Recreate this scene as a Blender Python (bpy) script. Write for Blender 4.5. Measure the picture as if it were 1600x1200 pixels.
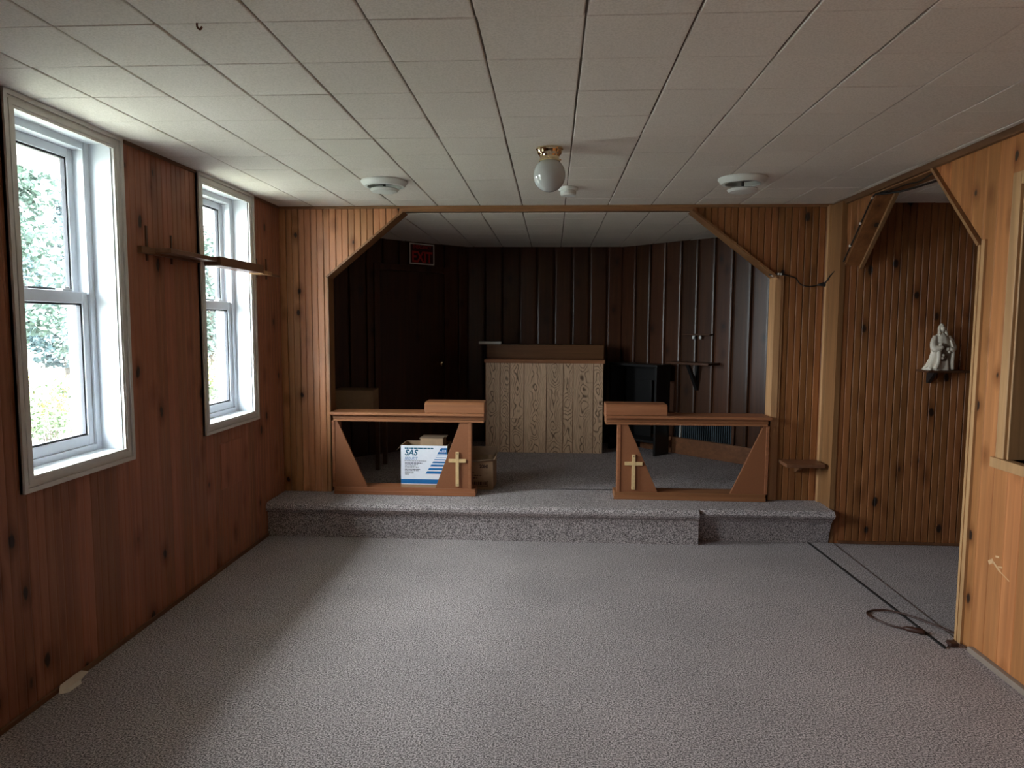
import bpy, bmesh, math, random
from mathutils import Vector, Matrix, noise
random.seed(7)
for o in list(bpy.data.objects):
    bpy.data.objects.remove(o)
SC = bpy.context.scene
COL = SC.collection
V3 = Vector

# ------------------------------------------------------------------ camera, sky, exposure
EYE = V3((0, 0, 1.5069))
RIGHT = V3((0.99835138, 0.05718799, 0.00490506))
UP = V3((-0.00977283, 0.08515255, 0.99632))
FWD = V3((-0.05655986, 0.99472538, -0.08557106))
cam_data = bpy.data.cameras.new('camera')
cam_data.sensor_width = 36.0
cam_data.lens = 1089.55 * 36.0 / 1600.0
cam_data.clip_start = 0.02
cam_data.clip_end = 300
cam = bpy.data.objects.new('camera', cam_data)
COL.objects.link(cam)
M4 = Matrix.Identity(4)
for i in range(3):
    M4[i][0], M4[i][1], M4[i][2], M4[i][3] = RIGHT[i], UP[i], -FWD[i], EYE[i]
cam.matrix_world = M4
SC.camera = cam

world = bpy.data.worlds.new('overcast_sky')
SC.world = world
world.use_nodes = True
wn = world.node_tree
wn.nodes.clear()
w_out = wn.nodes.new('ShaderNodeOutputWorld')
w_bg = wn.nodes.new('ShaderNodeBackground')
w_tc = wn.nodes.new('ShaderNodeTexCoord')
w_sep = wn.nodes.new('ShaderNodeSeparateXYZ')
w_mr = wn.nodes.new('ShaderNodeMapRange')
w_mr.inputs[1].default_value = 0.0
w_mr.inputs[2].default_value = 1.0
w_ramp = wn.nodes.new('ShaderNodeValToRGB')
w_ramp.color_ramp.elements[0].color = (0.55, 0.57, 0.60, 1)
w_ramp.color_ramp.elements[1].color = (0.97, 0.98, 1.0, 1)   # overcast sky: brighter overhead than at the horizon
wn.links.new(w_tc.outputs['Generated'], w_sep.inputs[0])
wn.links.new(w_sep.outputs['Z'], w_mr.inputs[0])
wn.links.new(w_mr.outputs[0], w_ramp.inputs[0])
wn.links.new(w_ramp.outputs[0], w_bg.inputs[0])
w_bg.inputs[1].default_value = 12.0
wn.links.new(w_bg.outputs[0], w_out.inputs[0])

SC.view_settings.view_transform = 'Standard'
SC.view_settings.look = 'None'
SC.view_settings.gamma = 1.0
SC.view_settings.use_curve_mapping = False
SC.view_settings.exposure = 2.85

XL, XR, CEIL, YW, TOP = -2.003, 1.965, 2.352, 5.074, 0.245
YREAR = -3.6
# window openings: left wall (y0, y1, z0, z1); rear wall (x0, x1, z0, z1)
WIN_L = [(2.537, 3.122, 0.915, 2.309), (3.93, 4.545, 0.915, 2.309)]
WIN_L_BACK = [(-0.30, 0.10, 0.915, 2.309)]
WIN_REAR = []
WIN_ALC = []


def portal(name, loc, rot, sx, sy):
    l = bpy.data.lights.new(name, 'AREA')
    l.shape = 'RECTANGLE'
    l.size, l.size_y = sx, sy
    o = bpy.data.objects.new(name, l)
    o.location = loc
    o.rotation_euler = rot
    COL.objects.link(o)
    l.cycles.is_portal = True


for (a, b, c, d) in WIN_L + WIN_L_BACK:
    portal('window_portal', (XL - 0.24, (a + b) / 2, (c + d) / 2), (0, -math.pi / 2, 0), d - c, b - a)
for (a, b, c, d) in WIN_REAR:
    portal('window_portal', ((a + b) / 2, YREAR - 0.2, (c + d) / 2), (math.pi / 2, 0, 0), b - a, d - c)
for (a, b, c, d) in WIN_ALC:
    portal('window_portal', (4.42, (a + b) / 2, (c + d) / 2), (0, math.pi / 2, 0), d - c, b - a)


# ------------------------------------------------------------------ helpers
def tag(o, label=None, cat=None, group=None, kind=None):
    if label: o['label'] = label
    if cat: o['category'] = cat
    if group: o['group'] = group
    if kind: o['kind'] = kind
    return o


def empty(name, loc=(0, 0, 0), rz=0.0):
    o = bpy.data.objects.new(name, None)
    o.empty_display_size = 0.1
    o.location = loc
    o.rotation_euler = (0, 0, rz)
    COL.objects.link(o)
    return o


class MB:
    """collects shapes, builds ONE mesh object"""
    def __init__(self):
        self.v, self.f, self.m = [], [], []

    def face(self, pts, mi=0):
        n = len(self.v)
        self.v += [tuple(p) for p in pts]
        self.f.append(list(range(n, n + len(pts))))
        self.m.append(mi)

    def mesh(self, vs, fs, mi=0):
        n = len(self.v)
        self.v += [tuple(p) for p in vs]
        for f in fs:
            self.f.append([i + n for i in f])
            self.m.append(mi)

    def box(self, x0, x1, y0, y1, z0, z1, mi=0):
        vs = [(x0, y0, z0), (x1, y0, z0), (x1, y1, z0), (x0, y1, z0), (x0, y0, z1), (x1, y0, z1), (x1, y1, z1), (x0, y1, z1)]
        self.mesh(vs, [(3, 2, 1, 0), (4, 5, 6, 7), (0, 1, 5, 4), (1, 2, 6, 5), (2, 3, 7, 6), (3, 0, 4, 7)], mi)

    def prism(self, poly, ext, mi=0):
        """polygon of 3-D points swept along ext"""
        ext = V3(ext)
        a = [V3(p) for p in poly]
        n = len(a)
        nrm = V3((0, 0, 0))
        for i in range(n):
            nrm += a[i].cross(a[(i + 1) % n])
        if nrm.dot(ext) > 0:
            a.reverse()
        b = [p + ext for p in a]
        fs = [tuple(range(n)), tuple(reversed(range(n, 2 * n)))]
        for i in range(n):
            j = (i + 1) % n
            fs.append((j, i, n + i, n + j))
        self.mesh(a + b, fs, mi)

    def bar(self, p0, p1, wdir, w, ndir, t, mi=0):
        """board from p0 to p1: width w centred along wdir, thickness t along ndir from the line"""
        p0, p1, wd, nd = V3(p0), V3(p1), V3(wdir).normalized(), V3(ndir).normalized()
        self.prism([p0 - wd * w / 2, p0 + wd * w / 2, p1 + wd * w / 2, p1 - wd * w / 2], nd * t, mi)

    def lathe(self, prof, c, seg=32, mi=0):
        """profile [(r, z)] about the vertical through c"""
        vs, fs = [], []
        for (r, z) in prof:
            for k in range(seg):
                a = 2 * math.pi * k / seg
                vs.append((c[0] + r * math.cos(a), c[1] + r * math.sin(a), c[2] + z))
        for i in range(len(prof) - 1):
            for k in range(seg):
                k2 = (k + 1) % seg
                fs.append((i * seg + k, i * seg + k2, (i + 1) * seg + k2, (i + 1) * seg + k))
        if prof[0][0] > 1e-4: fs.append(tuple(reversed(range(seg))))
        if prof[-1][0] > 1e-4: fs.append(tuple(range((len(prof) - 1) * seg, len(prof) * seg)))
        self.mesh(vs, fs, mi)

    def tube(self, pts, r, seg=8, mi=0):
        pts = [V3(p) for p in pts]
        rad = r if isinstance(r, (list, tuple)) else [r] * len(pts)
        rings = []
        t0 = (pts[1] - pts[0]).normalized()
        n = t0.orthogonal().normalized()
        for i, p in enumerate(pts):
            t = (pts[min(i + 1, len(pts) - 1)] - pts[max(i - 1, 0)]).normalized()
            n = (n - t * n.dot(t))
            n = n.normalized() if n.length > 1e-6 else t.orthogonal().normalized()
            b = t.cross(n)
            rings.append([p + (n * math.cos(2 * math.pi * k / seg) + b * math.sin(2 * math.pi * k / seg)) * rad[i] for k in range(seg)])
        vs = [q for rg in rings for q in rg]
        fs = []
        for i in range(len(rings) - 1):
            for k in range(seg):
                k2 = (k + 1) % seg
                fs.append((i * seg + k, i * seg + k2, (i + 1) * seg + k2, (i + 1) * seg + k))
        fs.append(tuple(reversed(range(seg))))
        fs.append(tuple(range(len(vs) - seg, len(vs))))
        self.mesh(vs, fs, mi)

    def data(self, name, mats, smooth=False):
        me = bpy.data.meshes.new(name)
        me.from_pydata(self.v, [], self.f)
        for m in (mats if isinstance(mats, (list, tuple)) else [mats]):
            me.materials.append(m)
        me.polygons.foreach_set('material_index', self.m)
        if smooth:
            me.polygons.foreach_set('use_smooth', [True] * len(self.f))
        me.update()
        return me

    def build(self, name, mats, parent=None, smooth=False, bevel=0.0, weld=False):
        me = self.data(name, mats, smooth)
        if weld:
            bm = bmesh.new(); bm.from_mesh(me)
            bmesh.ops.remove_doubles(bm, verts=bm.verts, dist=1e-5)
            bm.to_mesh(me); bm.free()
        o = bpy.data.objects.new(name, me)
        COL.objects.link(o)
        adopt(o, parent)
        if bevel:
            b = o.modifiers.new('edge', 'BEVEL')
            b.width = bevel; b.segments = 2; b.limit_method = 'ANGLE'
        return o


def adopt(o, parent):
    """parent keeping world placement (parents here are empties or meshes with a plain location/rotation)"""
    if parent is None: return
    o.parent = parent
    m = Matrix.Identity(4)
    chain = []
    p = parent
    while p is not None:
        chain.append(p); p = p.parent
    for p in reversed(chain):
        loc = Matrix.Translation(p.location) @ p.rotation_euler.to_matrix().to_4x4()
        m = m @ (p.matrix_parent_inverse.copy() if p.parent else Matrix.Identity(4)) @ loc
    o.matrix_parent_inverse = m.inverted()


def spline(pts, n=8):
    pts = [V3(p) for p in pts]
    out = []
    for i in range(len(pts) - 1):
        p0, p1, p2, p3 = pts[max(i - 1, 0)], pts[i], pts[i + 1], pts[min(i + 2, len(pts) - 1)]
        for k in range(n):
            t = k / n
            out.append(0.5 * ((2 * p1) + (p2 - p0) * t + (2 * p0 - 5 * p1 + 4 * p2 - p3) * t * t + (3 * p1 - p0 - 3 * p2 + p3) * t ** 3))
    out.append(pts[-1])
    return out


def clip(poly, axis, val, keep_less):
    """Sutherland-Hodgman on a 2-D polygon"""
    out = []
    n = len(poly)
    for i in range(n):
        a, b = poly[i], poly[(i + 1) % n]
        ia = (a[axis] <= val) == keep_less or abs(a[axis] - val) < 1e-9
        ib = (b[axis] <= val) == keep_less or abs(b[axis] - val) < 1e-9
        if ia: out.append(a)
        if ia != ib:
            t = (val - a[axis]) / (b[axis] - a[axis])
            out.append((a[0] + (b[0] - a[0]) * t, a[1] + (b[1] - a[1]) * t))
    return out


def clip_poly(poly, region):
    """clip convex poly by convex counter-clockwise region"""
    for i in range(len(region)):
        a, b = region[i], region[(i + 1) % len(region)]
        out = []
        s = lambda p: (b[0] - a[0]) * (p[1] - a[1]) - (b[1] - a[1]) * (p[0] - a[0])
        for k in range(len(poly)):
            p, q = poly[k], poly[(k + 1) % len(poly)]
            sp, sq = s(p), s(q)
            if sp >= -1e-9: out.append(p)
            if (sp > 1e-9 and sq < -1e-9) or (sp < -1e-9 and sq > 1e-9):
                t = sp / (sp - sq)
                out.append((p[0] + (q[0] - p[0]) * t, p[1] + (q[1] - p[1]) * t))
        poly = out
        if len(poly) < 3: return []
    return poly


def area2(p):
    return abs(sum(p[i][0] * p[(i + 1) % len(p)][1] - p[(i + 1) % len(p)][0] * p[i][1] for i in range(len(p)))) / 2


# ------------------------------------------------------------------ materials
def new_mat(name):
    m = bpy.data.materials.new(name)
    m.use_nodes = True
    nt = m.node_tree
    return m, nt, nt.nodes['Principled BSDF']


def N(nt, kind, **kw):
    n = nt.nodes.new(kind)
    for k, v in kw.items():
        setattr(n, k, v)
    return n


def ramp(nt, fac, stops):
    r = nt.nodes.new('ShaderNodeValToRGB')
    e = r.color_ramp.elements
    while len(e) < len(stops): e.new(0.5)
    for i, (p, c) in enumerate(stops):
        e[i].position = p
        e[i].color = c if len(c) == 4 else (*c, 1)
    nt.links.new(fac, r.inputs[0])
    return r.outputs[0]


def mathn(nt, op, a, b=None, c=None):
    n = nt.nodes.new('ShaderNodeMath')
    n.operation = op
    for i, x in enumerate((a, b, c)):
        if x is None: continue
        if isinstance(x, (int, float)): n.inputs[i].default_value = x
        else: nt.links.new(x, n.inputs[i])
    return n.outputs[0]


def mix(nt, fac, a, b, mode='MIX'):
    n = nt.nodes.new('ShaderNodeMix')
    n.data_type = 'RGBA'
    n.blend_type = mode
    n.clamp_result = False
    for i, x in ((0, fac), (6, a), (7, b)):
        if isinstance(x, (int, float)): n.inputs[i].default_value = x
        elif isinstance(x, tuple): n.inputs[i].default_value = x if len(x) == 4 else (*x, 1)
        else: nt.links.new(x, n.inputs[i])
    return n.outputs[2]


def coords(nt, scale, kind='Position', jitter=0.0):
    if kind == 'Position':
        src = N(nt, 'ShaderNodeNewGeometry').outputs['Position']
    else:
        src = N(nt, 'ShaderNodeTexCoord').outputs['Object']
    if jitter:
        oi = N(nt, 'ShaderNodeObjectInfo')
        vm = N(nt, 'ShaderNodeVectorMath', operation='MULTIPLY_ADD')
        cmb = N(nt, 'ShaderNodeCombineXYZ')
        nt.links.new(oi.outputs['Random'], cmb.inputs[2])
        nt.links.new(oi.outputs['Random'], cmb.inputs[0])
        nt.links.new(cmb.outputs[0], vm.inputs[0])
        vm.inputs[1].default_value = (jitter, jitter, jitter)
        nt.links.new(src, vm.inputs[2])
        src = vm.outputs[0]
    mp = N(nt, 'ShaderNodeMapping')
    mp.inputs['Scale'].default_value = scale
    nt.links.new(src, mp.inputs['Vector'])
    return mp.outputs[0]


def noise_tex(nt, vec, scale=1.0, detail=3.0, rough=0.5, dist=0.0):
    n = N(nt, 'ShaderNodeTexNoise')
    n.inputs['Scale'].default_value = scale
    n.inputs['Detail'].default_value = detail
    n.inputs['Roughness'].default_value = rough
    n.inputs['Distortion'].default_value = dist
    nt.links.new(vec, n.inputs['Vector'])
    return n.outputs[0]


def bump(nt, bs, h, strength, dist=0.002):
    b = N(nt, 'ShaderNodeBump')
    b.inputs['Strength'].default_value = strength
    b.inputs['Distance'].default_value = dist
    nt.links.new(h, b.inputs['Height'])
    nt.links.new(b.outputs[0], bs.inputs['Normal'])


def pine(name, light, mid, dark, knots=True, rough=0.42, spread=0.35, knot_scale=(7.5, 7.5, 4.2), knot_r=0.105, spec=0.35, axis='Z'):
    """varnished knotty pine: long grain up the board, board to board tone, elliptical dark knots"""
    m, nt, bs = new_mat(name)
    st = {'Z': (38, 38, 1.3), 'X': (1.3, 38, 38), 'Y': (38, 1.3, 38)}[axis]
    lo = {'Z': (9, 9, 0.8), 'X': (0.8, 9, 9), 'Y': (9, 0.8, 9)}[axis]
    g1 = noise_tex(nt, coords(nt, st, jitter=3.1), 1.0, 4, 0.6, 0.3)
    g2 = noise_tex(nt, coords(nt, lo, jitter=5.3), 1.0, 3, 0.5, 0.8)
    col = ramp(nt, g2, [(0.25, dark), (0.5, mid), (0.75, light)])
    col = mix(nt, 0.55, col, ramp(nt, g1, [(0.3, tuple(c * 0.62 for c in mid)), (0.55, mid), (0.8, tuple(min(1, c * 1.18) for c in light))]))
    oi = N(nt, 'ShaderNodeObjectInfo')
    hs = N(nt, 'ShaderNodeHueSaturation')
    nt.links.new(mathn(nt, 'MULTIPLY_ADD', oi.outputs['Random'], spread, 1.0 - spread / 2), hs.inputs['Value'])
    nt.links.new(mathn(nt, 'MULTIPLY_ADD', oi.outputs['Random'], -0.008, 0.504), hs.inputs['Hue'])
    nt.links.new(col, hs.inputs['Color'])
    col = hs.outputs[0]
    if knots:
        vo = N(nt, 'ShaderNodeTexVoronoi')
        vo.inputs['Scale'].default_value = 1.0
        kn = noise_tex(nt, coords(nt, (16, 16, 16)), 1.0, 2)
        cv = coords(nt, knot_scale)
        vm = N(nt, 'ShaderNodeVectorMath', operation='MULTIPLY_ADD')
        nt.links.new(kn, vm.inputs[0])
        vm.inputs[1].default_value = (0.12, 0.12, 0.12)
        nt.links.new(cv, vm.inputs[2])
        nt.links.new(vm.outputs[0], vo.inputs['Vector'])
        d = vo.outputs['Distance']
        halo = ramp(nt, d, [(knot_r * 0.9, (0.8, 0.8, 0.8)), (knot_r * 2.9, (0, 0, 0))])
        core = ramp(nt, d, [(knot_r * 0.75, (1, 1, 1)), (knot_r * 1.05, (0, 0, 0))])
        col = mix(nt, halo, col, mix(nt, 1.0, col, (0.50, 0.40, 0.32), 'MULTIPLY'))
        col = mix(nt, core, col, (0.022, 0.011, 0.007))
    nt.links.new(col, bs.inputs['Base Color'])
    bs.inputs['Roughness'].default_value = rough
    bs.inputs['Specular IOR Level'].default_value = spec
    bump(nt, bs, g1, 0.12, 0.001)
    return m


def plain(name, col, rough=0.5, var=0.06, scale=40.0, metal=0.0, spec=0.4, bumpy=0.0, bscale=None):
    """one-colour surface with slight mottling"""
    m, nt, bs = new_mat(name)
    n = noise_tex(nt, coords(nt, (scale, scale, scale)), 1.0, 3)
    c = ramp(nt, n, [(0.3, tuple(x * (1 - var) for x in col)), (0.7, tuple(min(1, x * (1 + var)) for x in col))])
    nt.links.new(c, bs.inputs['Base Color'])
    bs.inputs['Roughness'].default_value = rough
    bs.inputs['Metallic'].default_value = metal
    bs.inputs['Specular IOR Level'].default_value = spec
    if bumpy:
        b = n if bscale is None else noise_tex(nt, coords(nt, (bscale,) * 3), 1.0, 2)
        bump(nt, bs, b, bumpy)
    return m


def carpet_mat():
    m, nt, bs = new_mat('speckled_carpet')
    a = noise_tex(nt, coords(nt, (150, 150, 150)), 1.0, 2, 0.6)
    b = noise_tex(nt, coords(nt, (420, 420, 420)), 1.0, 1, 0.5)
    big = noise_tex(nt, coords(nt, (1.1, 1.1, 1.1)), 1.0, 3, 0.6)
    s = mathn(nt, 'ADD', mathn(nt, 'MULTIPLY', a, 0.6), mathn(nt, 'MULTIPLY', b, 0.4))
    c = ramp(nt, s, [(0.42, (0.085, 0.073, 0.075)), (0.5, (0.315, 0.282, 0.284)), (0.58, (0.68, 0.62, 0.62))])
    c = mix(nt, 1.0, c, ramp(nt, big, [(0.3, (0.86, 0.85, 0.85)), (0.7, (1.08, 1.06, 1.05))]), 'MULTIPLY')
    st = N(nt, 'ShaderNodeTexVoronoi')
    st.inputs['Scale'].default_value = 1.7
    nt.links.new(coords(nt, (1, 1, 1)), st.inputs['Vector'])
    c = mix(nt, ramp(nt, st.outputs['Distance'], [(0.012, (1, 1, 1)), (0.02, (0, 0, 0))]), c, (0.03, 0.022, 0.02))
    nt.links.new(c, bs.inputs['Base Color'])
    bs.inputs['Roughness'].default_value = 0.95
    bs.inputs['Specular IOR Level'].default_value = 0.1
    bump(nt, bs, s, 0.55, 0.003)
    return m


def tile_mat():
    m, nt, bs = new_mat('ceiling_tile')
    a = noise_tex(nt, coords(nt, (160, 160, 160)), 1.0, 3, 0.6)
    oi = N(nt, 'ShaderNodeObjectInfo')
    c = ramp(nt, a, [(0.35, (0.68, 0.635, 0.575)), (0.6, (0.80, 0.750, 0.690))])
    hs = N(nt, 'ShaderNodeHueSaturation')
    nt.links.new(mathn(nt, 'MULTIPLY_ADD', oi.outputs['Random'], 0.05, 0.97), hs.inputs['Value'])
    nt.links.new(c, hs.inputs['Color'])
    nt.links.new(hs.outputs[0], bs.inputs['Base Color'])
    bs.inputs['Roughness'].default_value = 0.85
    bs.inputs['Specular IOR Level'].default_value = 0.15
    bump(nt, bs, a, 0.35, 0.002)
    return m


def printed_wood():
    """flat-sawn wood print: nested cathedral arches down each board"""
    m, nt, bs = new_mat('printed_oak_panel')
    tc = N(nt, 'ShaderNodeTexCoord').outputs['Object']
    sp = N(nt, 'ShaderNodeSeparateXYZ')
    nt.links.new(tc, sp.inputs[0])
    oi = N(nt, 'ShaderNodeObjectInfo')
    wob = noise_tex(nt, coords(nt, (14, 14, 4), 'Object', jitter=7.0), 1.0, 3, 0.5)
    wob2 = noise_tex(nt, coords(nt, (3, 3, 3.2), 'Object', jitter=11.0), 1.0, 2, 0.5)
    xo = mathn(nt, 'ADD', sp.outputs['X'], mathn(nt, 'MULTIPLY_ADD', wob2, 0.03, -0.015))
    x2 = mathn(nt, 'MULTIPLY', mathn(nt, 'POWER', mathn(nt, 'ABSOLUTE', xo), 1.25), 70.0)
    ph = mathn(nt, 'ADD', x2, mathn(nt, 'MULTIPLY', wob2, 17.0))
    ph = mathn(nt, 'ADD', ph, mathn(nt, 'MULTIPLY', wob, 1.6))
    ph = mathn(nt, 'ADD', ph, mathn(nt, 'MULTIPLY', oi.outputs['Random'], 9.0))
    ln = mathn(nt, 'FRACT', ph)
    fade = ramp(nt, mathn(nt, 'ABSOLUTE', xo), [(0.020, (1, 1, 1)), (0.058, (0.25, 0.25, 0.25))])
    fine = noise_tex(nt, coords(nt, (260, 260, 9), 'Object'), 1.0, 2)
    base = ramp(nt, fine, [(0.35, (0.46, 0.295, 0.180)), (0.65, (0.66, 0.445, 0.290))])
    dark = ramp(nt, ln, [(0.0, (1, 1, 1)), (0.12, (0.85, 0.85, 0.85)), (0.34, (0, 0, 0)), (0.97, (0, 0, 0)), (1.0, (1, 1, 1))])
    c = mix(nt, mathn(nt, 'MULTIPLY', dark, fade), base, (0.12, 0.066, 0.034))
    hs = N(nt, 'ShaderNodeHueSaturation')
    nt.links.new(mathn(nt, 'MULTIPLY_ADD', oi.outputs['Random'], 0.22, 0.89), hs.inputs['Value'])
    nt.links.new(c, hs.inputs['Color'])
    nt.links.new(hs.outputs[0], bs.inputs['Base Color'])
    bs.inputs['Roughness'].default_value = 0.5
    return m


def glass_mat():
    m = bpy.data.materials.new('window_glass')
    m.use_nodes = True
    nt = m.node_tree
    nt.nodes.clear()
    out = N(nt, 'ShaderNodeOutputMaterial')
    tr = N(nt, 'ShaderNodeBsdfTransparent')
    tr.inputs[0].default_value = (0.93, 0.97, 0.97, 1)
    gl = N(nt, 'ShaderNodeBsdfGlossy')
    gl.inputs['Roughness'].default_value = 0.02
    lw = N(nt, 'ShaderNodeLayerWeight')
    lw.inputs[0].default_value = 0.5
    f = mathn(nt, 'MULTIPLY_ADD', mathn(nt, 'POWER', lw.outputs['Facing'], 5.0), 0.96, 0.04)
    mx = N(nt, 'ShaderNodeMixShader')
    nt.links.new(f, mx.inputs[0])
    nt.links.new(tr.outputs[0], mx.inputs[1])
    nt.links.new(gl.outputs[0], mx.inputs[2])
    nt.links.new(mx.outputs[0], out.inputs[0])
    return m


def leaf_mat(name, c0, c1):
    m, nt, bs = new_mat(name)
    n = noise_tex(nt, coords(nt, (3.0, 3.0, 3.0)), 1.0, 4, 0.7)
    c = ramp(nt, n, [(0.3, c0), (0.7, c1)])
    nt.links.new(c, bs.inputs['Base Color'])
    bs.inputs['Roughness'].default_value = 0.6
    return m


PINE = pine('amber_knotty_pine', (0.56, 0.245, 0.092), (0.45, 0.18, 0.063), (0.32, 0.118, 0.039), knot_r=0.115)
PINE_LIT = pine('lit_knotty_pine', (0.64, 0.315, 0.150), (0.54, 0.25, 0.115), (0.41, 0.175, 0.077), knot_r=0.115)  # front-left boards: window light is lightened into the colour
PINE_DEEP_SHADE = pine('deep_shaded_pine', (0.38, 0.158, 0.056), (0.295, 0.114, 0.039), (0.20, 0.073, 0.024), knot_r=0.13, knot_scale=(7, 7, 3.8))  # deeper stain, with the dimness at front right and alcove darkened in
PINE_L = pine('red_knotty_pine', (0.42, 0.185, 0.106), (0.325, 0.130, 0.072), (0.225, 0.085, 0.046), rough=0.5, knot_r=0.12, knot_scale=(7.0, 7.0, 3.6))
PINE_TRIM = pine('pine_trim', (0.56, 0.33, 0.16), (0.47, 0.26, 0.12), (0.37, 0.19, 0.085), knots=False, spread=0.15)
PINE_TRIM_B = pine('brown_pine_trim', (0.32, 0.155, 0.066), (0.25, 0.115, 0.047), (0.18, 0.078, 0.031), knots=False, spread=0.1)
PINE_TRIM_X = pine('pine_trim_flat', (0.36, 0.19, 0.085), (0.29, 0.145, 0.062), (0.21, 0.10, 0.043), knots=False, spread=0.1, axis='X')
DARK_TRIM = pine('dark_cornice', (0.20, 0.10, 0.045), (0.15, 0.072, 0.032), (0.10, 0.048, 0.022), knots=False, spread=0.1, axis='Y')
DARKWOOD = pine('dark_stained_boards', (0.090, 0.036, 0.016), (0.062, 0.024, 0.011), (0.036, 0.014, 0.007), rough=0.30, spec=0.36, knot_r=0.08, knot_scale=(5, 5, 3))
BASEWOOD = pine('stained_baseboard', (0.24, 0.105, 0.045), (0.18, 0.075, 0.032), (0.12, 0.048, 0.022), knots=False, rough=0.4, axis='X')
RAILWOOD = pine('teak_rail', (0.36, 0.150, 0.068), (0.30, 0.119, 0.052), (0.24, 0.090, 0.039), knots=False, rough=0.45, spread=0.08, axis='X')
RAILPANEL = plain('smooth_brown_panel', (0.25, 0.094, 0.040), 0.5, 0.05, 90)
ALTARWOOD = pine('altar_walnut', (0.21, 0.095, 0.038), (0.15, 0.065, 0.026), (0.095, 0.04, 0.017), knots=False, rough=0.35, axis='X')
OAKPRINT = printed_wood()
GROOVE = plain('panel_groove', (0.05, 0.03, 0.015), 0.8)
BRASSWOOD = plain('pale_cross_wood', (0.66, 0.46, 0.23), 0.45, 0.08, 60)
CARPET = carpet_mat()
TILE = tile_mat()
SLAB = plain('tile_backing', (0.16, 0.13, 0.10), 0.9)
PLASTER = plain('painted_plaster', (0.62, 0.58, 0.50), 0.8)
SHEATH = plain('dark_sheathing', (0.07, 0.035, 0.018), 0.8)
VINYL = plain('white_vinyl', (0.66, 0.70, 0.75), 0.35, 0.02)
CASING = plain('cream_casing', (0.62, 0.60, 0.57), 0.4, 0.03)
GASKET = plain('dark_gasket', (0.03, 0.032, 0.04), 0.6)
GLASS = glass_mat()
BLACK = plain('black_lacquer', (0.012, 0.011, 0.011), 0.35)
RUBBER = plain('black_cable', (0.010, 0.009, 0.009), 0.5)
BROWNPLUG = plain('brown_plastic', (0.045, 0.018, 0.012), 0.4)
WHITEPL = plain('white_plastic', (0.74, 0.76, 0.73), 0.4, 0.02)
GREYVENT = plain('grey_vent_throat', (0.12, 0.13, 0.13), 0.6)
BRASS = plain('polished_brass', (0.80, 0.66, 0.42), 0.08, 0.02, metal=1.0)
OPAL = plain('opal_glass', (0.50, 0.52, 0.505), 0.08, 0.02, spec=0.7)
CARD = plain('brown_cardboard', (0.36, 0.235, 0.14), 0.75, 0.07, 30)
CARD_D = plain('worn_cardboard', (0.25, 0.165, 0.105), 0.8, 0.08, 30)
BOXWHITE = plain('white_printed_card', (0.84, 0.86, 0.93), 0.45, 0.03)
BLUE = plain('blue_print', (0.012, 0.145, 0.40), 0.45, 0.05)
TEAL = plain('teal_print', (0.010, 0.11, 0.20), 0.45, 0.05)
INK = plain('dark_print', (0.05, 0.05, 0.08), 0.5)
INKB = plain('brown_print', (0.05, 0.02, 0.012), 0.6)
SIGNRED = plain('red_print', (0.62, 0.035, 0.04), 0.4)
SIGNDARK = plain('maroon_print', (0.055, 0.008, 0.010), 0.4)
SIGNWHITE = plain('white_print', (0.75, 0.75, 0.70), 0.4)
BONE = plain('bone_ceramic', (0.60, 0.53, 0.43), 0.35, 0.10, 60)
BONE_D = plain('umber_ceramic', (0.15, 0.10, 0.065), 0.4, 0.2, 90)
PAPER = plain('torn_paper', (0.72, 0.68, 0.60), 0.8)
SHELFWOOD = pine('shelf_wood', (0.22, 0.10, 0.048), (0.17, 0.074, 0.036), (0.12, 0.05, 0.024), knots=False, spread=0.05, axis='Y')
SHELFDARK = pine('dark_shelf_wood', (0.10, 0.045, 0.022), (0.075, 0.032, 0.016), (0.05, 0.02, 0.01), knots=False, spread=0.05, rough=0.3, axis='X')
STEEL = plain('dark_steel', (0.05, 0.045, 0.04), 0.4, metal=0.6)
STAPLE = plain('pale_clip', (0.75, 0.72, 0.66), 0.4)


# ------------------------------------------------------------------ planks and tiles
BEAD = [(0.0, -0.007), (0.0052, 0.0), (0.0415, 0.0), (0.0458, -0.0055), (0.0472, -0.0055), (0.0515, 0.0), (0.0878, 0.0), (0.093, -0.007)]
BEAD_SHALLOW = [(u, d * 0.45) for u, d in BEAD]
VJOINT = [(0.0, -0.004), (0.0035, 0.0), (0.0925, 0.0), (0.096, -0.004)]
WIDEB = [(0.0, -0.014), (0.003, -0.014), (0.0075, -0.0075), (0.0135, -0.0028), (0.023, -0.0004), (0.034, 0.0), (0.150, 0.0), (0.161, -0.0004), (0.1705, -0.0028), (0.1765, -0.0075), (0.181, -0.014), (0.184, -0.014)]


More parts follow.
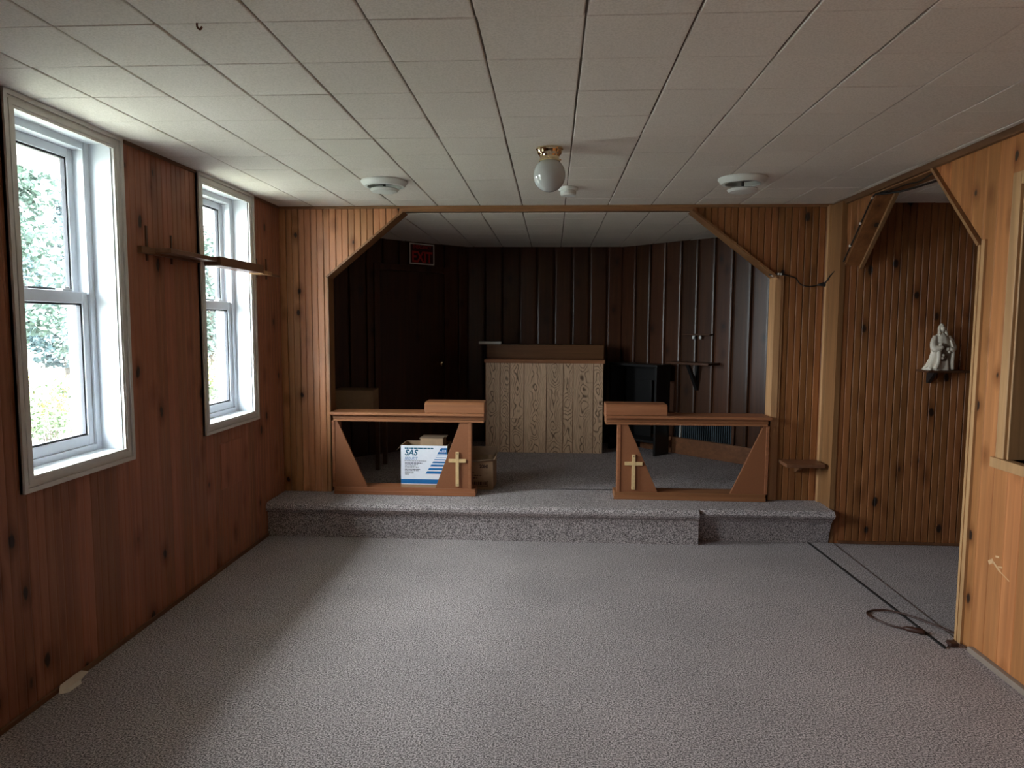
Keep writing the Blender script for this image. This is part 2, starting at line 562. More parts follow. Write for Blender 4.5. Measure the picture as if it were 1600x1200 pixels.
def planks(parent, origin, udir, ndir, regions, prof, mat, u_start, u_end, name='plank', back=-0.016, keep=0.006):
    """tongue-and-groove boards on a wall plane: (u, z) regions are convex polygons; every board is an object"""
    origin, ud, nd = V3(origin), V3(udir), V3(ndir)
    w = prof[-1][0]
    k0 = math.floor(u_start / w) - 1
    k1 = math.ceil(u_end / w) + 1
    flip = ud.cross(V3((0, 0, 1))).dot(nd) < 0
    n = 0
    for k in range(k0, k1):
        u0 = k * w
        for reg in regions:
            full = clip(clip(list(reg), 0, u0, False), 0, u0 + w, True)
            if len(full) < 3 or area2(full) < keep * w: continue
            mb = MB()
            for (a, da), (b, db) in zip(prof, prof[1:]):
                sub = clip(clip(full, 0, u0 + a, False), 0, u0 + b, True)
                if len(sub) < 3 or area2(sub) < 1e-7: continue
                pts = []
                for (u, z) in sub:
                    t = min(1, max(0, (u - u0 - a) / (b - a)))
                    pts.append(origin + ud * u + V3((0, 0, z)) + nd * (da + (db - da) * t))
                if flip: pts.reverse()
                mb.face(pts)
            m = len(full)
            for i in range(m):
                (ua, za), (ub, zb) = full[i], full[(i + 1) % m]
                if abs(ua - ub) > 1e-6 and abs(za - zb) < 1e-6: continue
                if abs(ua - ub) < 1e-6:
                    d = -0.004
                    q = [origin + ud * ua + V3((0, 0, za)) + nd * d, origin + ud * ub + V3((0, 0, zb)) + nd * d,
                         origin + ud * ub + V3((0, 0, zb)) + nd * back, origin + ud * ua + V3((0, 0, za)) + nd * back]
                    if not flip: q.reverse()
                    mb.face(q)
            mb.build(name, mat, parent)
            n += 1
    return n


def tile_mesh(poly, gapx=0.0034, gapy=0.0010, h=0.009):
    """one ceiling tile: bevelled lower face, edges drawn in from the joint"""
    cx = sum(p[0] for p in poly) / len(poly); cy = sum(p[1] for p in poly) / len(poly)
    def inset(p, ax, ay):
        return (p[0] - math.copysign(min(ax, abs(p[0] - cx)), p[0] - cx), p[1] - math.copysign(min(ay, abs(p[1] - cy)), p[1] - cy))
    a = [inset(p, gapx, gapy) for p in poly]
    b = [inset(p, gapx + 0.003, gapy + 0.003) for p in poly]
    n = len(poly)
    vs = [(x - cx, y - cy, h) for x, y in a] + [(x - cx, y - cy, 0.0022) for x, y in a] + [(x - cx, y - cy, 0.0) for x, y in b]
    mb = MB()
    fs = [tuple(reversed(range(2 * n, 3 * n)))]
    for i in range(n):
        j = (i + 1) % n
        fs.append((i, n + i, n + j, j)[::-1])
        fs.append((n + i, 2 * n + i, 2 * n + j, n + j)[::-1])
    mb.mesh(vs, fs)
    return mb.data('tile', TILE), (cx, cy)


def tiles(parent, region, z, x0, y0, w, d, rnd):
    cache = {}
    xs = [p[0] for p in region]; ys = [p[1] for p in region]
    for i in range(math.floor((min(xs) - x0) / w), math.ceil((max(xs) - x0) / w)):
        for j in range(math.floor((min(ys) - y0) / d), math.ceil((max(ys) - y0) / d)):
            a, b = x0 + i * w, y0 + j * d
            poly = clip_poly([(a, b), (a + w, b), (a + w, b + d), (a, b + d)], region)
            if len(poly) < 3 or area2(poly) < 0.0012: continue
            if abs(area2(poly) - w * d) < 1e-5:
                if 'full' not in cache: cache['full'] = tile_mesh([(0, 0), (w, 0), (w, d), (0, d)])[0]
                me, c = cache['full'], (a + w / 2, b + d / 2)
            else:
                me, c = tile_mesh(poly)
            o = bpy.data.objects.new('tile', me)
            o.location = (c[0] + rnd.uniform(-0.0014, 0.0014), c[1], z + rnd.uniform(-0.0012, 0.0012))
            o.rotation_euler = (rnd.uniform(-0.004, 0.004), rnd.uniform(-0.004, 0.004), 0)
            COL.objects.link(o)
            o.parent = parent


def wall_with_holes(mb, axis, c0, c1, u0, u1, z0, z1, holes, mi=0):
    """box wall, thickness c0..c1 across `axis`, spanning u0..u1, with rectangular holes (ua, ub, za, zb)"""
    def bx(ua, ub, za, zb):
        if ub - ua < 1e-4 or zb - za < 1e-4: return
        if axis == 'x': mb.box(c0, c1, ua, ub, za, zb, mi)
        else: mb.box(ua, ub, c0, c1, za, zb, mi)
    cur = u0
    for (a, b, c, d) in sorted(holes):
        bx(cur, a, z0, z1)
        bx(a, b, z0, c)
        bx(a, b, d, z1)
        cur = b
    bx(cur, u1, z0, z1)


# ------------------------------------------------------------------ the shell
fl = MB(); fl.box(-2.25, 4.45, YREAR - 0.25, 5.2, -0.2, 0.0)
floor = tag(fl.build('floor', CARPET), 'grey brown speckled carpet covering the room floor', 'floor', kind='structure')

# carpeted step and chancel platform
CH_L, CH_R = -2.0, 2.0
st = MB()
prof = [(4.742, 0.0), (4.742, 0.170), (4.722, 0.186), (4.712, 0.205), (4.714, 0.224), (4.726, 0.238), (4.745, TOP), (5.3, TOP), (5.3, 0.0)]
st.prism([(-2.0, y, z) for y, z in prof], (3.015, 0, 0))
prof2 = [(4.855, 0.0), (4.838, 0.080), (4.812, 0.150), (4.785, 0.185), (4.756, 0.200), (4.748, 0.216), (4.756, 0.234), (4.775, TOP), (5.3, TOP), (5.3, 0.0)]
st.prism([(1.015, y, z) for y, z in prof2], (0.915, 0, 0))
st.prism([(-2.1, 5.28, TOP), (2.1, 5.28, TOP), (2.1, 6.3, TOP), (0.9, 7.55, TOP), (-0.9, 7.55, TOP), (-2.1, 6.3, TOP)], (0, 0, -0.24))
tag(st.build('floor_step', CARPET), 'carpeted platform step below the arched opening, cut back at one end', 'step', kind='structure')

# ceiling: backing slab, then every tile
cl = MB()
cl.box(-2.25, 2.075, YREAR - 0.25, 0.40, CEIL, CEIL + 0.3)
cl.box(-2.25, 2.075, 0.40, 5.2, CEIL + 0.008, CEIL + 0.3)
ceiling = tag(cl.build('ceiling', SLAB), 'off white square tiled ceiling over the main room', 'ceiling', kind='structure')
cl2 = MB(); cl2.box(-2.25, 2.075, YREAR, 0.43, CEIL - 0.001, CEIL + 0.01)
cl2.build('plain_board', TILE, ceiling)
rt = random.Random(3)
tiles(ceiling, [(XL, 0.44), (XR, 0.44), (XR, YW), (XL, YW)], CEIL, -0.2204, 2.003, 0.3048, 0.3108, rt)
CHZ = 2.312
APSE = [(-2.0, 5.17), (2.0, 5.17), (2.0, 6.14), (0.72, 7.40), (-0.90, 7.40), (-2.0, 6.26)]
cc = MB(); cc.prism([(x * 1.08, y if y < 5.2 else y + 0.12, CHZ + 0.008) for x, y in APSE], (0, 0, 0.3))
chceil = tag(cc.build('ceiling_chancel', SLAB), 'dim tiled ceiling inside the dark recess behind the opening', 'ceiling', kind='structure')
tiles(chceil, APSE, CHZ, -0.2204, 2.003, 0.3048, 0.3108, rt)
ac = MB(); ac.box(2.065, 4.45, -0.3, 4.9, 2.33, 2.65)
alceil = tag(ac.build('ceiling_alcove', SLAB), 'tiled ceiling of the side alcove past the doorway', 'ceiling', kind='structure')
tiles(alceil, [(2.075, 2.6), (4.2, 2.6), (4.2, 4.862), (2.075, 4.862)], 2.322, -0.2204, 2.003, 0.3048, 0.3108, rt)
acp = MB(); acp.box(2.075, 4.2, 0.0, 2.6, 2.322, 2.332); acp.build('plain_board', TILE, alceil)

ev = MB()  # unseen eave, added and widened to keep high sky light off the floor
ev.box(XL - 1.05, XL - 0.20, YREAR - 0.3, 5.6, CEIL + 0.10, CEIL + 0.14); ev.box(XL - 1.09, XL - 1.05, YREAR - 0.3, 5.6, CEIL + 0.06, CEIL + 0.24)
tag(ev.build('sky_block_eave', PLASTER), 'unseen added eave above the windows, blocking high sky light', 'roof', kind='structure')
# left wall: sheathing with window holes, then boards
wl = MB()
wall_with_holes(wl, 'x', XL - 0.23, XL - 0.015, YREAR - 0.2, 5.2, -0.05, CEIL + 0.1, WIN_L + WIN_L_BACK)
wall_left = tag(wl.build('wall_left', SHEATH), 'knotty pine boarded wall with two white windows', 'wall', kind='structure')
regsL = []
edges = [(1.0, None)]
A1, B1, A2, B2 = 2.515, 3.145, 3.908, 4.568
zb, zt = 0.893, 2.352
regsL = [[(0.20, 0), (A1, 0), (A1, CEIL), (0.20, CEIL)], [(A1, 0), (B1, 0), (B1, zb), (A1, zb)],
         [(B1, 0), (A2, 0), (A2, CEIL), (B1, CEIL)], [(A2, 0), (B2, 0), (B2, zb), (A2, zb)], [(B2, 0), (YW, 0), (YW, CEIL), (B2, CEIL)]]
planks(wall_left, (XL, 0, 0), (0, 1, 0), (1, 0, 0), regsL, BEAD_SHALLOW, PINE_L, 0.20, YW)

# front wall with the cut-corner opening
OL, OR_, DTL, DTR, DZ, OTOP = -1.645, 1.582, -1.096, 0.995, 1.858, 2.318
wf = MB()
yb = 0.105
def fw(poly): wf.prism([(x, YW + 0.014, z) for x, z in poly], (0, yb, 0))
fw([(-2.2, 0), (OL, 0), (OL, CEIL + 0.1), (-2.2, CEIL + 0.1)])
fw([(OL, DZ), (DTL, OTOP), (DTL, CEIL + 0.1), (OL, CEIL + 0.1)])
fw([(DTL, OTOP), (DTR, OTOP), (DTR, CEIL + 0.1), (DTL, CEIL + 0.1)])
fw([(DTR, OTOP), (OR_, DZ), (OR_, CEIL + 0.1), (DTR, CEIL + 0.1)])
fw([(OR_, 0), (2.06, 0), (2.06, CEIL + 0.1), (OR_, CEIL + 0.1)])
wall_front = tag(wf.build('wall_front', SHEATH), 'pine boarded wall pierced by a wide cut-corner opening', 'wall', kind='structure')
regsF = [[(XL, TOP - 0.02), (OL, TOP - 0.02), (OL, CEIL), (XL, CEIL)],
         [(OL, DZ), (DTL, OTOP), (DTL, CEIL), (OL, CEIL)],
         [(DTR, OTOP), (OR_, DZ), (OR_, CEIL), (DTR, CEIL)],
         [(OR_, TOP - 0.02), (XR, TOP - 0.02), (XR, CEIL), (OR_, CEIL)]]
planks(wall_front, (0, YW, 0), (1, 0, 0), (0, -1, 0), regsF[:2], BEAD, PINE_LIT, XL, XR)
planks(wall_front, (0, YW, 0), (1, 0, 0), (0, -1, 0), regsF[2:], BEAD, PINE_DEEP_SHADE, XL, XR)
tf = MB(); tf.box(-1.10, 1.0, YW - 0.012, YW + 0.02, OTOP - 0.008, CEIL)
tag(tf.build('trim_1', PINE_TRIM_X), 'thin brown header strip over the wide opening', 'trim', kind='structure')
tg = MB()
s45 = V3((DTL - OL, 0, OTOP - DZ)).normalized(); n45 = V3((s45.z, 0, -s45.x))
tg.bar(V3((OL - 0.01, YW + 0.05, DZ - 0.012)), V3((DTL + 0.012, YW + 0.05, OTOP + 0.002)), (0, 1, 0), 0.15, n45, 0.014)
tag(tg.build('trim_2', PINE_TRIM_B), 'slanted lighter strip edging the left cut corner of the opening', 'trim', kind='structure')
tg = MB()
s45 = V3((OR_ - DTR, 0, DZ - OTOP)).normalized(); n45 = V3((s45.z, 0, -s45.x))
tg.bar(V3((DTR - 0.012, YW + 0.05, OTOP + 0.002)), V3((OR_ + 0.01, YW + 0.05, DZ - 0.012)), (0, 1, 0), 0.15, n45, 0.014)
tag(tg.build('trim_3', PINE_TRIM_B), 'slanted lighter strip edging the right cut corner of the opening', 'trim', kind='structure')
tg = MB()
tg.box(OR_ - 0.012, OR_ + 0.030, YW - 0.014, YW + 0.12, TOP, DZ)
tg.box(OR_ + 0.030, OR_ + 0.048, YW - 0.008, YW, TOP, DZ)
tag(tg.build('trim_4', PINE_TRIM), 'pale jamb board standing beside the rail under the hanging cable', 'trim', kind='structure')
tg = MB()
tg.box(OL - 0.004, OL + 0.004, YW - 0.003, YW + 0.12, TOP, DZ)
tag(tg.build('trim_5', PINE_TRIM_B), 'thin jamb strip at the window side of the opening', 'trim', kind='structure')

# right wall with the alcove doorway and the pass-through
RT = 0.10
PY0, PY1, PZ0, PZ1 = 2.25, 3.085, 0.935, 2.10
wr = MB()
XB = XR + 0.012
def rw(poly): wr.prism([(XB, y, z) for y, z in poly], (RT, 0, 0))
rw([(YREAR - 0.2, -0.05), (PY0, -0.05), (PY0, 2.45), (YREAR - 0.2, 2.45)])
rw([(PY0, -0.05), (PY1, -0.05), (PY1, PZ0), (PY0, PZ0)])
rw([(PY0, PZ1), (PY1, PZ1), (PY1, 2.45), (PY0, 2.45)])
rw([(PY1, -0.05), (3.345, -0.05), (3.345, 2.45), (PY1, 2.45)])
rw([(3.345, 1.885), (3.80, 2.328), (3.80, 2.45), (3.345, 2.45)])
rw([(3.80, 2.328), (4.43, 2.328), (4.43, 2.45), (3.80, 2.45)])
rw([(4.43, 2.328), (4.905, 1.885), (4.905, 2.45), (4.43, 2.45)])
rw([(4.905, -0.05), (5.09, -0.05), (5.09, 2.45), (4.905, 2.45)])
wall_right = tag(wr.build('wall_right', SHEATH), 'amber pine boarded wall with a cut-corner doorway to the alcove', 'wall', kind='structure')
regsR = [[(0.20, 0), (PY0, 0), (PY0, CEIL), (0.20, CEIL)], [(PY0, 0), (PY1, 0), (PY1, PZ0), (PY0, PZ0)], [(PY0, PZ1), (PY1, PZ1), (PY1, CEIL), (PY0, CEIL)],
         [(PY1, 0), (3.345, 0), (3.345, CEIL), (PY1, CEIL)], [(3.345, 1.885), (3.80, 2.328), (3.80, CEIL), (3.345, CEIL)],
         [(4.43, 2.328), (4.905, 1.885), (4.905, CEIL), (4.43, CEIL)], [(4.905, 0.0), (5.07, 0.0), (5.07, CEIL), (4.905, CEIL)]]
planks(wall_right, (XR, 0, 0), (0, 1, 0), (-1, 0, 0), regsR[:5], VJOINT, PINE, 0.20, 5.07)
planks(wall_right, (XR, 0, 0), (0, 1, 0), (-1, 0, 0), regsR[5:], VJOINT, PINE_DEEP_SHADE, 1.3, 5.07)
# soffit boards lining the doorway head
tg = MB(); tg.bar((XR + 0.056, 4.435, 2.325), (XR + 0.056, 4.912, 1.880), (1, 0, 0), 0.115, V3((0, -0.445, -0.477)), 0.012)
tag(tg.build('trim_6', PINE_DEEP_SHADE), 'dark sloping soffit board under the far corner of the alcove doorway', 'trim', kind='structure')
tg = MB(); tg.bar((XR + 0.105, 4.425, 2.322), (XR + 0.105, 4.905, 1.875), (1, 0, 0), 0.022, V3((0, -0.445, -0.477)), 0.022)
tag(tg.build('trim_7', PINE_TRIM_X), 'narrow strip on the alcove side of the sloping soffit board', 'trim', kind='structure')
tg = MB(); tg.bar((XR + 0.045, 3.80, 2.330), (XR + 0.045, 3.352, 1.885), (1, 0, 0), 0.13, V3((0, 0.445, -0.448)), 0.016)
tag(tg.build('trim_8', PINE_TRIM_X), 'sloping strip edging the near corner of the alcove doorway', 'trim', kind='structure')
tg = MB(); tg.box(XR - 0.016, XR + 0.118, 3.345, 3.362, 0.0, 1.878); tg.box(XR - 0.012, XR, 3.318, 3.345, 0.0, 1.90)
tag(tg.build('trim_9', PINE_TRIM), 'pale doorway jamb strip running down to the floor plug', 'trim', kind='structure')
tg = MB(); tg.box(XR + 0.0, XR + 0.12, 3.79, 4.44, 2.312, 2.329)
tag(tg.build('trim_10', PINE_TRIM_X), 'flat head board over the alcove doorway carrying the cables', 'trim', kind='structure')
tg = MB(); tg.box(XR - 0.036, XR - 0.002, 4.856, 5.03, 0.0, 2.335)
tag(tg.build('trim_11', PINE_TRIM_B), 'tall pale corner board between the opening and the alcove', 'trim', kind='structure')
tg = MB(); tg.box(XR - 0.052, XR - 0.002, 5.035, YW - 0.002, TOP, 2.34)
tag(tg.build('trim_12', PINE_TRIM), 'slim corner bead beside the tall pale corner board', 'trim', kind='structure')
# pale gouge scraped into the boards beside the doorway
tg = MB()
for (ya, za, yb_, zb_, w) in ((3.165, 0.452, 3.135, 0.470, 0.020), (3.135, 0.468, 3.085, 0.440, 0.010), (3.085, 0.440, 3.02, 0.420, 0.005), (3.120, 0.495, 3.095, 0.500, 0.009), (3.10, 0.455, 3.07, 0.462, 0.007)):
    tg.bar((XR + 0.0005, ya, za), (XR + 0.0005, yb_, zb_), (0, zb_ - za, ya - yb_), w, (-1, 0, 0), 0.0012)
tg.build('scuff_mark', plain('bare_scraped_wood', (0.60, 0.36, 0.18), 0.8), wall_right)
# pass-through frame
tg = MB()
tg.box(XR - 0.018, XR + 0.12, PY1, PY1 + 0.055, PZ0 - 0.0, PZ1 + 0.055)
tg.box(XR - 0.018, XR + 0.12, PY0 - 0.055, PY0, PZ0, PZ1 + 0.055)
tg.box(XR - 0.018, XR + 0.12, PY0, PY1, PZ1, PZ1 + 0.055)
tg.box(XR - 0.006, XR + 0.12, PY1 - 0.012, PY1, PZ0, PZ1); tg.box(XR - 0.006, XR + 0.12, PY0, PY0 + 0.012, PZ0, PZ1); tg.box(XR - 0.006, XR + 0.12, PY0 + 0.012, PY1 - 0.012, PZ1 - 0.012, PZ1)
tg.box(XR - 0.028, XR + 0.13, PY0 - 0.08, PY1 + 0.075, PZ0 - 0.045, PZ0)
tag(tg.build('trim_13', PINE_TRIM, bevel=0.003), 'pine frame of the pass-through in the right wall', 'trim', kind='structure')

# alcove
wa = MB(); wa.box(2.0, 4.45, 4.874, 5.06, -0.05, 2.5)
wall_alcove = tag(wa.build('wall_alcove', SHEATH), 'knotty pine wall of the alcove behind the white figurine', 'wall', kind='structure')
planks(wall_alcove, (0, 4.862, 0), (1, 0, 0), (0, -1, 0), [[(1.958, 0), (4.22, 0), (4.22, 2.33), (1.958, 2.33)]], BEAD, PINE_DEEP_SHADE, 1.958, 4.22)
wa = MB(); wall_with_holes(wa, 'x', 4.212, 4.42, -0.3, 4.9, -0.05, 2.5, WIN_ALC)
wall_alcove2 = tag(wa.build('wall_alcove_side', SHEATH), 'brown boarded side wall of the alcove', 'wall', kind='structure')
planks(wall_alcove2, (4.2, 0, 0), (0, 1, 0), (-1, 0, 0), [[(2.75, 0), (4.86, 0), (4.86, 2.33), (2.75, 2.33)]], BEAD, PINE_DEEP_SHADE, 2.75, 4.86)
wa = MB(); wa.box(2.0, 4.45, -0.3, 0.0, -0.05, 2.5)
tag(wa.build('wall_alcove_rear', PLASTER), 'plain rear wall of the alcove room', 'wall', kind='structure')
# rear wall behind the camera
wb = MB(); wall_with_holes(wb, 'y', YREAR - 0.2, YREAR, -2.25, 2.08, -0.05, 2.5, WIN_REAR)
tag(wb.build('wall_rear', PINE), 'boarded rear wall with two windows', 'wall', kind='structure')

# chancel walls: wide dark boards
def apse_wall(name, a, b, label):
    a, b = V3((*a, 0)), V3((*b, 0))
    u = (b - a); L = u.length; u.normalize()
    n = V3((-u.y, u.x, 0))
    if n.dot(V3((0, 6.0, 0)) - a) < 0: n = -n
    mb = MB()
    mb.prism([a - n * 0.016 - u * 0.05, b - n * 0.016 + u * 0.05, b - n * 0.15 + u * 0.12, a - n * 0.15 - u * 0.12], (0, 0, CHZ + 0.1))
    o = tag(mb.build(name, SHEATH), label, 'wall', kind='structure')
    planks(o, a, u, n, [[(0, TOP), (L, TOP), (L, CHZ + 0.005), (0, CHZ + 0.005)]], WIDEB, DARKWOOD, 0, L)
    return o, a, u, n, L
apse_wall('wall_chancel_left', (-2.0, 5.17), (-2.0, 6.26), 'dark boarded left side wall of the recess')
WA = apse_wall('wall_chancel_door', (-2.0, 6.26), (-0.90, 7.40), 'dark angled wall under the exit sign')
apse_wall('wall_chancel_back', (-0.90, 7.40), (0.72, 7.40), 'dark wide board wall behind the altar')
WB = apse_wall('wall_chancel_angled', (0.72, 7.40), (2.0, 6.14), 'dark glossy angled wall with wall shelves and grille')
apse_wall('wall_chancel_right', (2.0, 6.14), (2.0, 5.17), 'dark boarded right side wall of the recess')

# cornices and baseboards
def strip(name, lab, cat, mat, *boxes):
    mb = MB()
    for b in boxes: mb.box(*b)
    tag(mb.build(name, mat, bevel=0.003), lab, cat, kind='structure')
strip('trim_14', 'thin dark cornice along the window wall', 'cornice', DARK_TRIM, (XL, XL + 0.014, 3.21, 3.868, CEIL - 0.016, CEIL), (XL, XL + 0.014, 4.606, YW, CEIL - 0.016, CEIL), (XL, XL + 0.014, 0.2, 2.478, CEIL - 0.016, CEIL))
strip('trim_15', 'brown cornice line above the wide opening', 'cornice', PINE_TRIM_X, (XL, XR, YW - 0.016, YW + 0.002, CEIL - 0.018, CEIL))
strip('trim_16', 'dark cornice running above the alcove doorway', 'cornice', DARK_TRIM, (XR - 0.022, XR + 0.002, 0.6, YW - 0.02, CEIL - 0.034, CEIL))
strip('baseboard_left', 'slim brown quarter round along the window wall', 'baseboard', SHELFWOOD, (XL, XL + 0.012, 0.2, 4.74, 0, 0.022))
strip('baseboard_right', 'slim grey brown strip at the foot of the pine wall', 'baseboard', plain('grey_brown_strip', (0.26, 0.20, 0.16), 0.6), (XR - 0.026, XR, 0.2, 3.24, 0, 0.028))
strip('baseboard_alcove', 'thin floor strip along the alcove wall', 'baseboard', SHELFWOOD, (1.99, 4.2, 4.846, 4.862, 0, 0.02))
mb = MB(); a, u, n = WB[1], WB[2], WB[3]
mb.prism([a + u * 0.30 + V3((0, 0, TOP)), a + u * 1.72 + V3((0, 0, TOP)), a + u * 1.72 + V3((0, 0, 0.405)), a + u * 0.30 + V3((0, 0, 0.405))], n * 0.022)
tag(mb.build('baseboard_chancel', BASEWOOD, bevel=0.003), 'tall reddish baseboard below the floor grille', 'baseboard', kind='structure')

# door in the dark angled wall (flush, barely visible)
a, u, n = WA[1], WA[2], WA[3]
def onA(s, z, d=0.0): return WA[1] + WA[2] * s + V3((0, 0, z)) + WA[3] * d
def onB(s, z, d=0.0): return WB[1] + WB[2] * s + V3((0, 0, z)) + WB[3] * d
dr = MB()
dr.prism([onA(0.50, TOP + 0.01), onA(1.27, TOP + 0.01), onA(1.27, 2.02), onA(0.50, 2.02)], n * 0.012)
door = tag(dr.build('door_1', DARKWOOD, bevel=0.004), 'dark stained door below the red exit sign', 'door', kind='structure')
fr = MB()
fr.prism([onA(0.44, TOP), onA(0.50, TOP), onA(0.50, 2.08), onA(0.44, 2.08)], n * 0.02)
fr.prism([onA(1.27, TOP), onA(1.33, TOP), onA(1.33, 2.08), onA(1.27, 2.08)], n * 0.02)
fr.prism([onA(0.50, 2.02), onA(1.27, 2.02), onA(1.27, 2.08), onA(0.50, 2.08)], n * 0.02)
fr.build('door_frame', DARKWOOD, door, bevel=0.003)
kn = MB()
kc = onA(1.20, 1.10, 0.012)
kn.tube([kc, kc + n * 0.006, kc + n * 0.03, kc + n * 0.036, kc + n * 0.05, kc + n * 0.06, kc + n * 0.064], [0.028, 0.028, 0.010, 0.012, 0.026, 0.022, 0.008], 14)
kn.build('door_knob', BRASS, door, smooth=True)


# ------------------------------------------------------------------ windows
def window(name, y0, y1, z0, z1, lab):
    w = tag(empty(name, (XL, (y0 + y1) / 2, z0)), lab, 'window', kind='structure')
    cw = 0.060
    # casing: four mitred boards with a stepped profile
    def casing(p, q, inner):
        p, q = V3(p), V3(q); d = (q - p).normalized(); inn = V3(inner)
        mb = MB()
        for (wo, wi, t) in ((0.0, cw, 0.012), (0.0, 0.018, 0.021), (0.030, 0.048, 0.016)):
            mb.prism([p + inn * wo + d * wo, q + inn * wo - d * wo, q + inn * wi - d * wi, p + inn * wi + d * wi], (t, 0, 0))
        mb.build('casing', CASING, w)
    oy0, oy1, oz0, oz1 = y0 - cw + 0.004, y1 + cw + 0.022, z0 - cw, min(z1 + cw, CEIL - 0.001)
    oy1 = y1 + cw + 0.004
    x = XL + 0.001
    casing((x, oy0, oz0), (x, oy1, oz0), (0, 0, 1)); casing((x, oy0, oz1), (x, oy1, oz1), (0, 0, -1))
    casing((x, oy0, oz0), (x, oy0, oz1), (0, 1, 0)); casing((x, oy1, oz0), (x, oy1, oz1), (0, -1, 0))
    # reveal lining
    mb = MB(); t = 0.012
    mb.box(XL - 0.10, XL, y0 - t, y0 + 0.002, z0 - t, z1 + t); mb.box(XL - 0.10, XL, y1 - 0.002, y1 + t, z0 - t, z1 + t)
    mb.box(XL - 0.10, XL, y0, y1, z1 - 0.002, z1 + t); mb.box(XL - 0.10, XL, y0, y1, z0 - t, z0 + 0.002)
    mb.build('reveal', VINYL, w)
    # outer frame
    f = MB(); fw_ = 0.034; xa, xb = XL - 0.215, XL - 0.10
    f.box(xa, xb, y0, y0 + fw_, z0, z1); f.box(xa, xb, y1 - fw_, y1, z0, z1)
    f.box(xa, xb, y0 + fw_, y1 - fw_, z0, z0 + 0.03); f.box(xa, xb, y0 + fw_, y1 - fw_, z1 - fw_, z1)
    f.box(XL - 0.128, XL - 0.10, y0 + fw_, y0 + fw_ + 0.010, 1.63, z1); f.box(XL - 0.128, XL - 0.10, y1 - fw_ - 0.010, y1 - fw_, 1.63, z1)
    f.build('window_frame', VINYL, w, bevel=0.002)
    a, b = y0 + fw_, y1 - fw_
    def sash(nm, xc, za, zb, st, rl_b, rl_t):
        s = MB(); h = 0.018
        s.box(xc - h, xc + h, a, a + st, za, zb); s.box(xc - h, xc + h, b - st, b, za, zb)
        s.box(xc - h, xc + h, a + st, b - st, za, za + rl_b); s.box(xc - h, xc + h, a + st, b - st, zb - rl_t, zb)
        so = s.build(nm, VINYL, w, bevel=0.003)
        g = MB(); e = 0.009; ga, gb, gc, gd = a + st, b - st, za + rl_b, zb - rl_t
        g.box(xc - 0.010, xc + 0.010, ga - 0.001, ga + e, gc, gd); g.box(xc - 0.010, xc + 0.010, gb - e, gb + 0.001, gc, gd)
        g.box(xc - 0.010, xc + 0.010, ga, gb, gc - 0.001, gc + e); g.box(xc - 0.010, xc + 0.010, ga, gb, gd - e, gd + 0.001)
        g.build('gasket', GASKET, so)
        p = MB(); p.box(xc - 0.003, xc + 0.003, ga, gb, gc, gd)
        p.build('pane', GLASS, so)
        return so
    ls = sash('lower_sash', XL - 0.130, z0 + 0.03, 1.642, 0.038, 0.046, 0.052)
    sash('upper_sash', XL - 0.172, 1.60, z1 - fw_, 0.038, 0.046, 0.040)
    for yy in (a + 0.13, b - 0.13):
        k = MB(); k.box(XL - 0.150, XL - 0.115, yy - 0.028, yy + 0.028, 1.642, 1.652); k.box(XL - 0.135, XL - 0.122, yy - 0.006, yy + 0.022, 1.652, 1.662)
        k.build('sash_lock', VINYL, ls, bevel=0.002)


window('window_1', *WIN_L[0], 'larger looking white window nearest the camera with cream casing')
window('window_2', *WIN_L[1], 'white window behind the brown wall shelf')

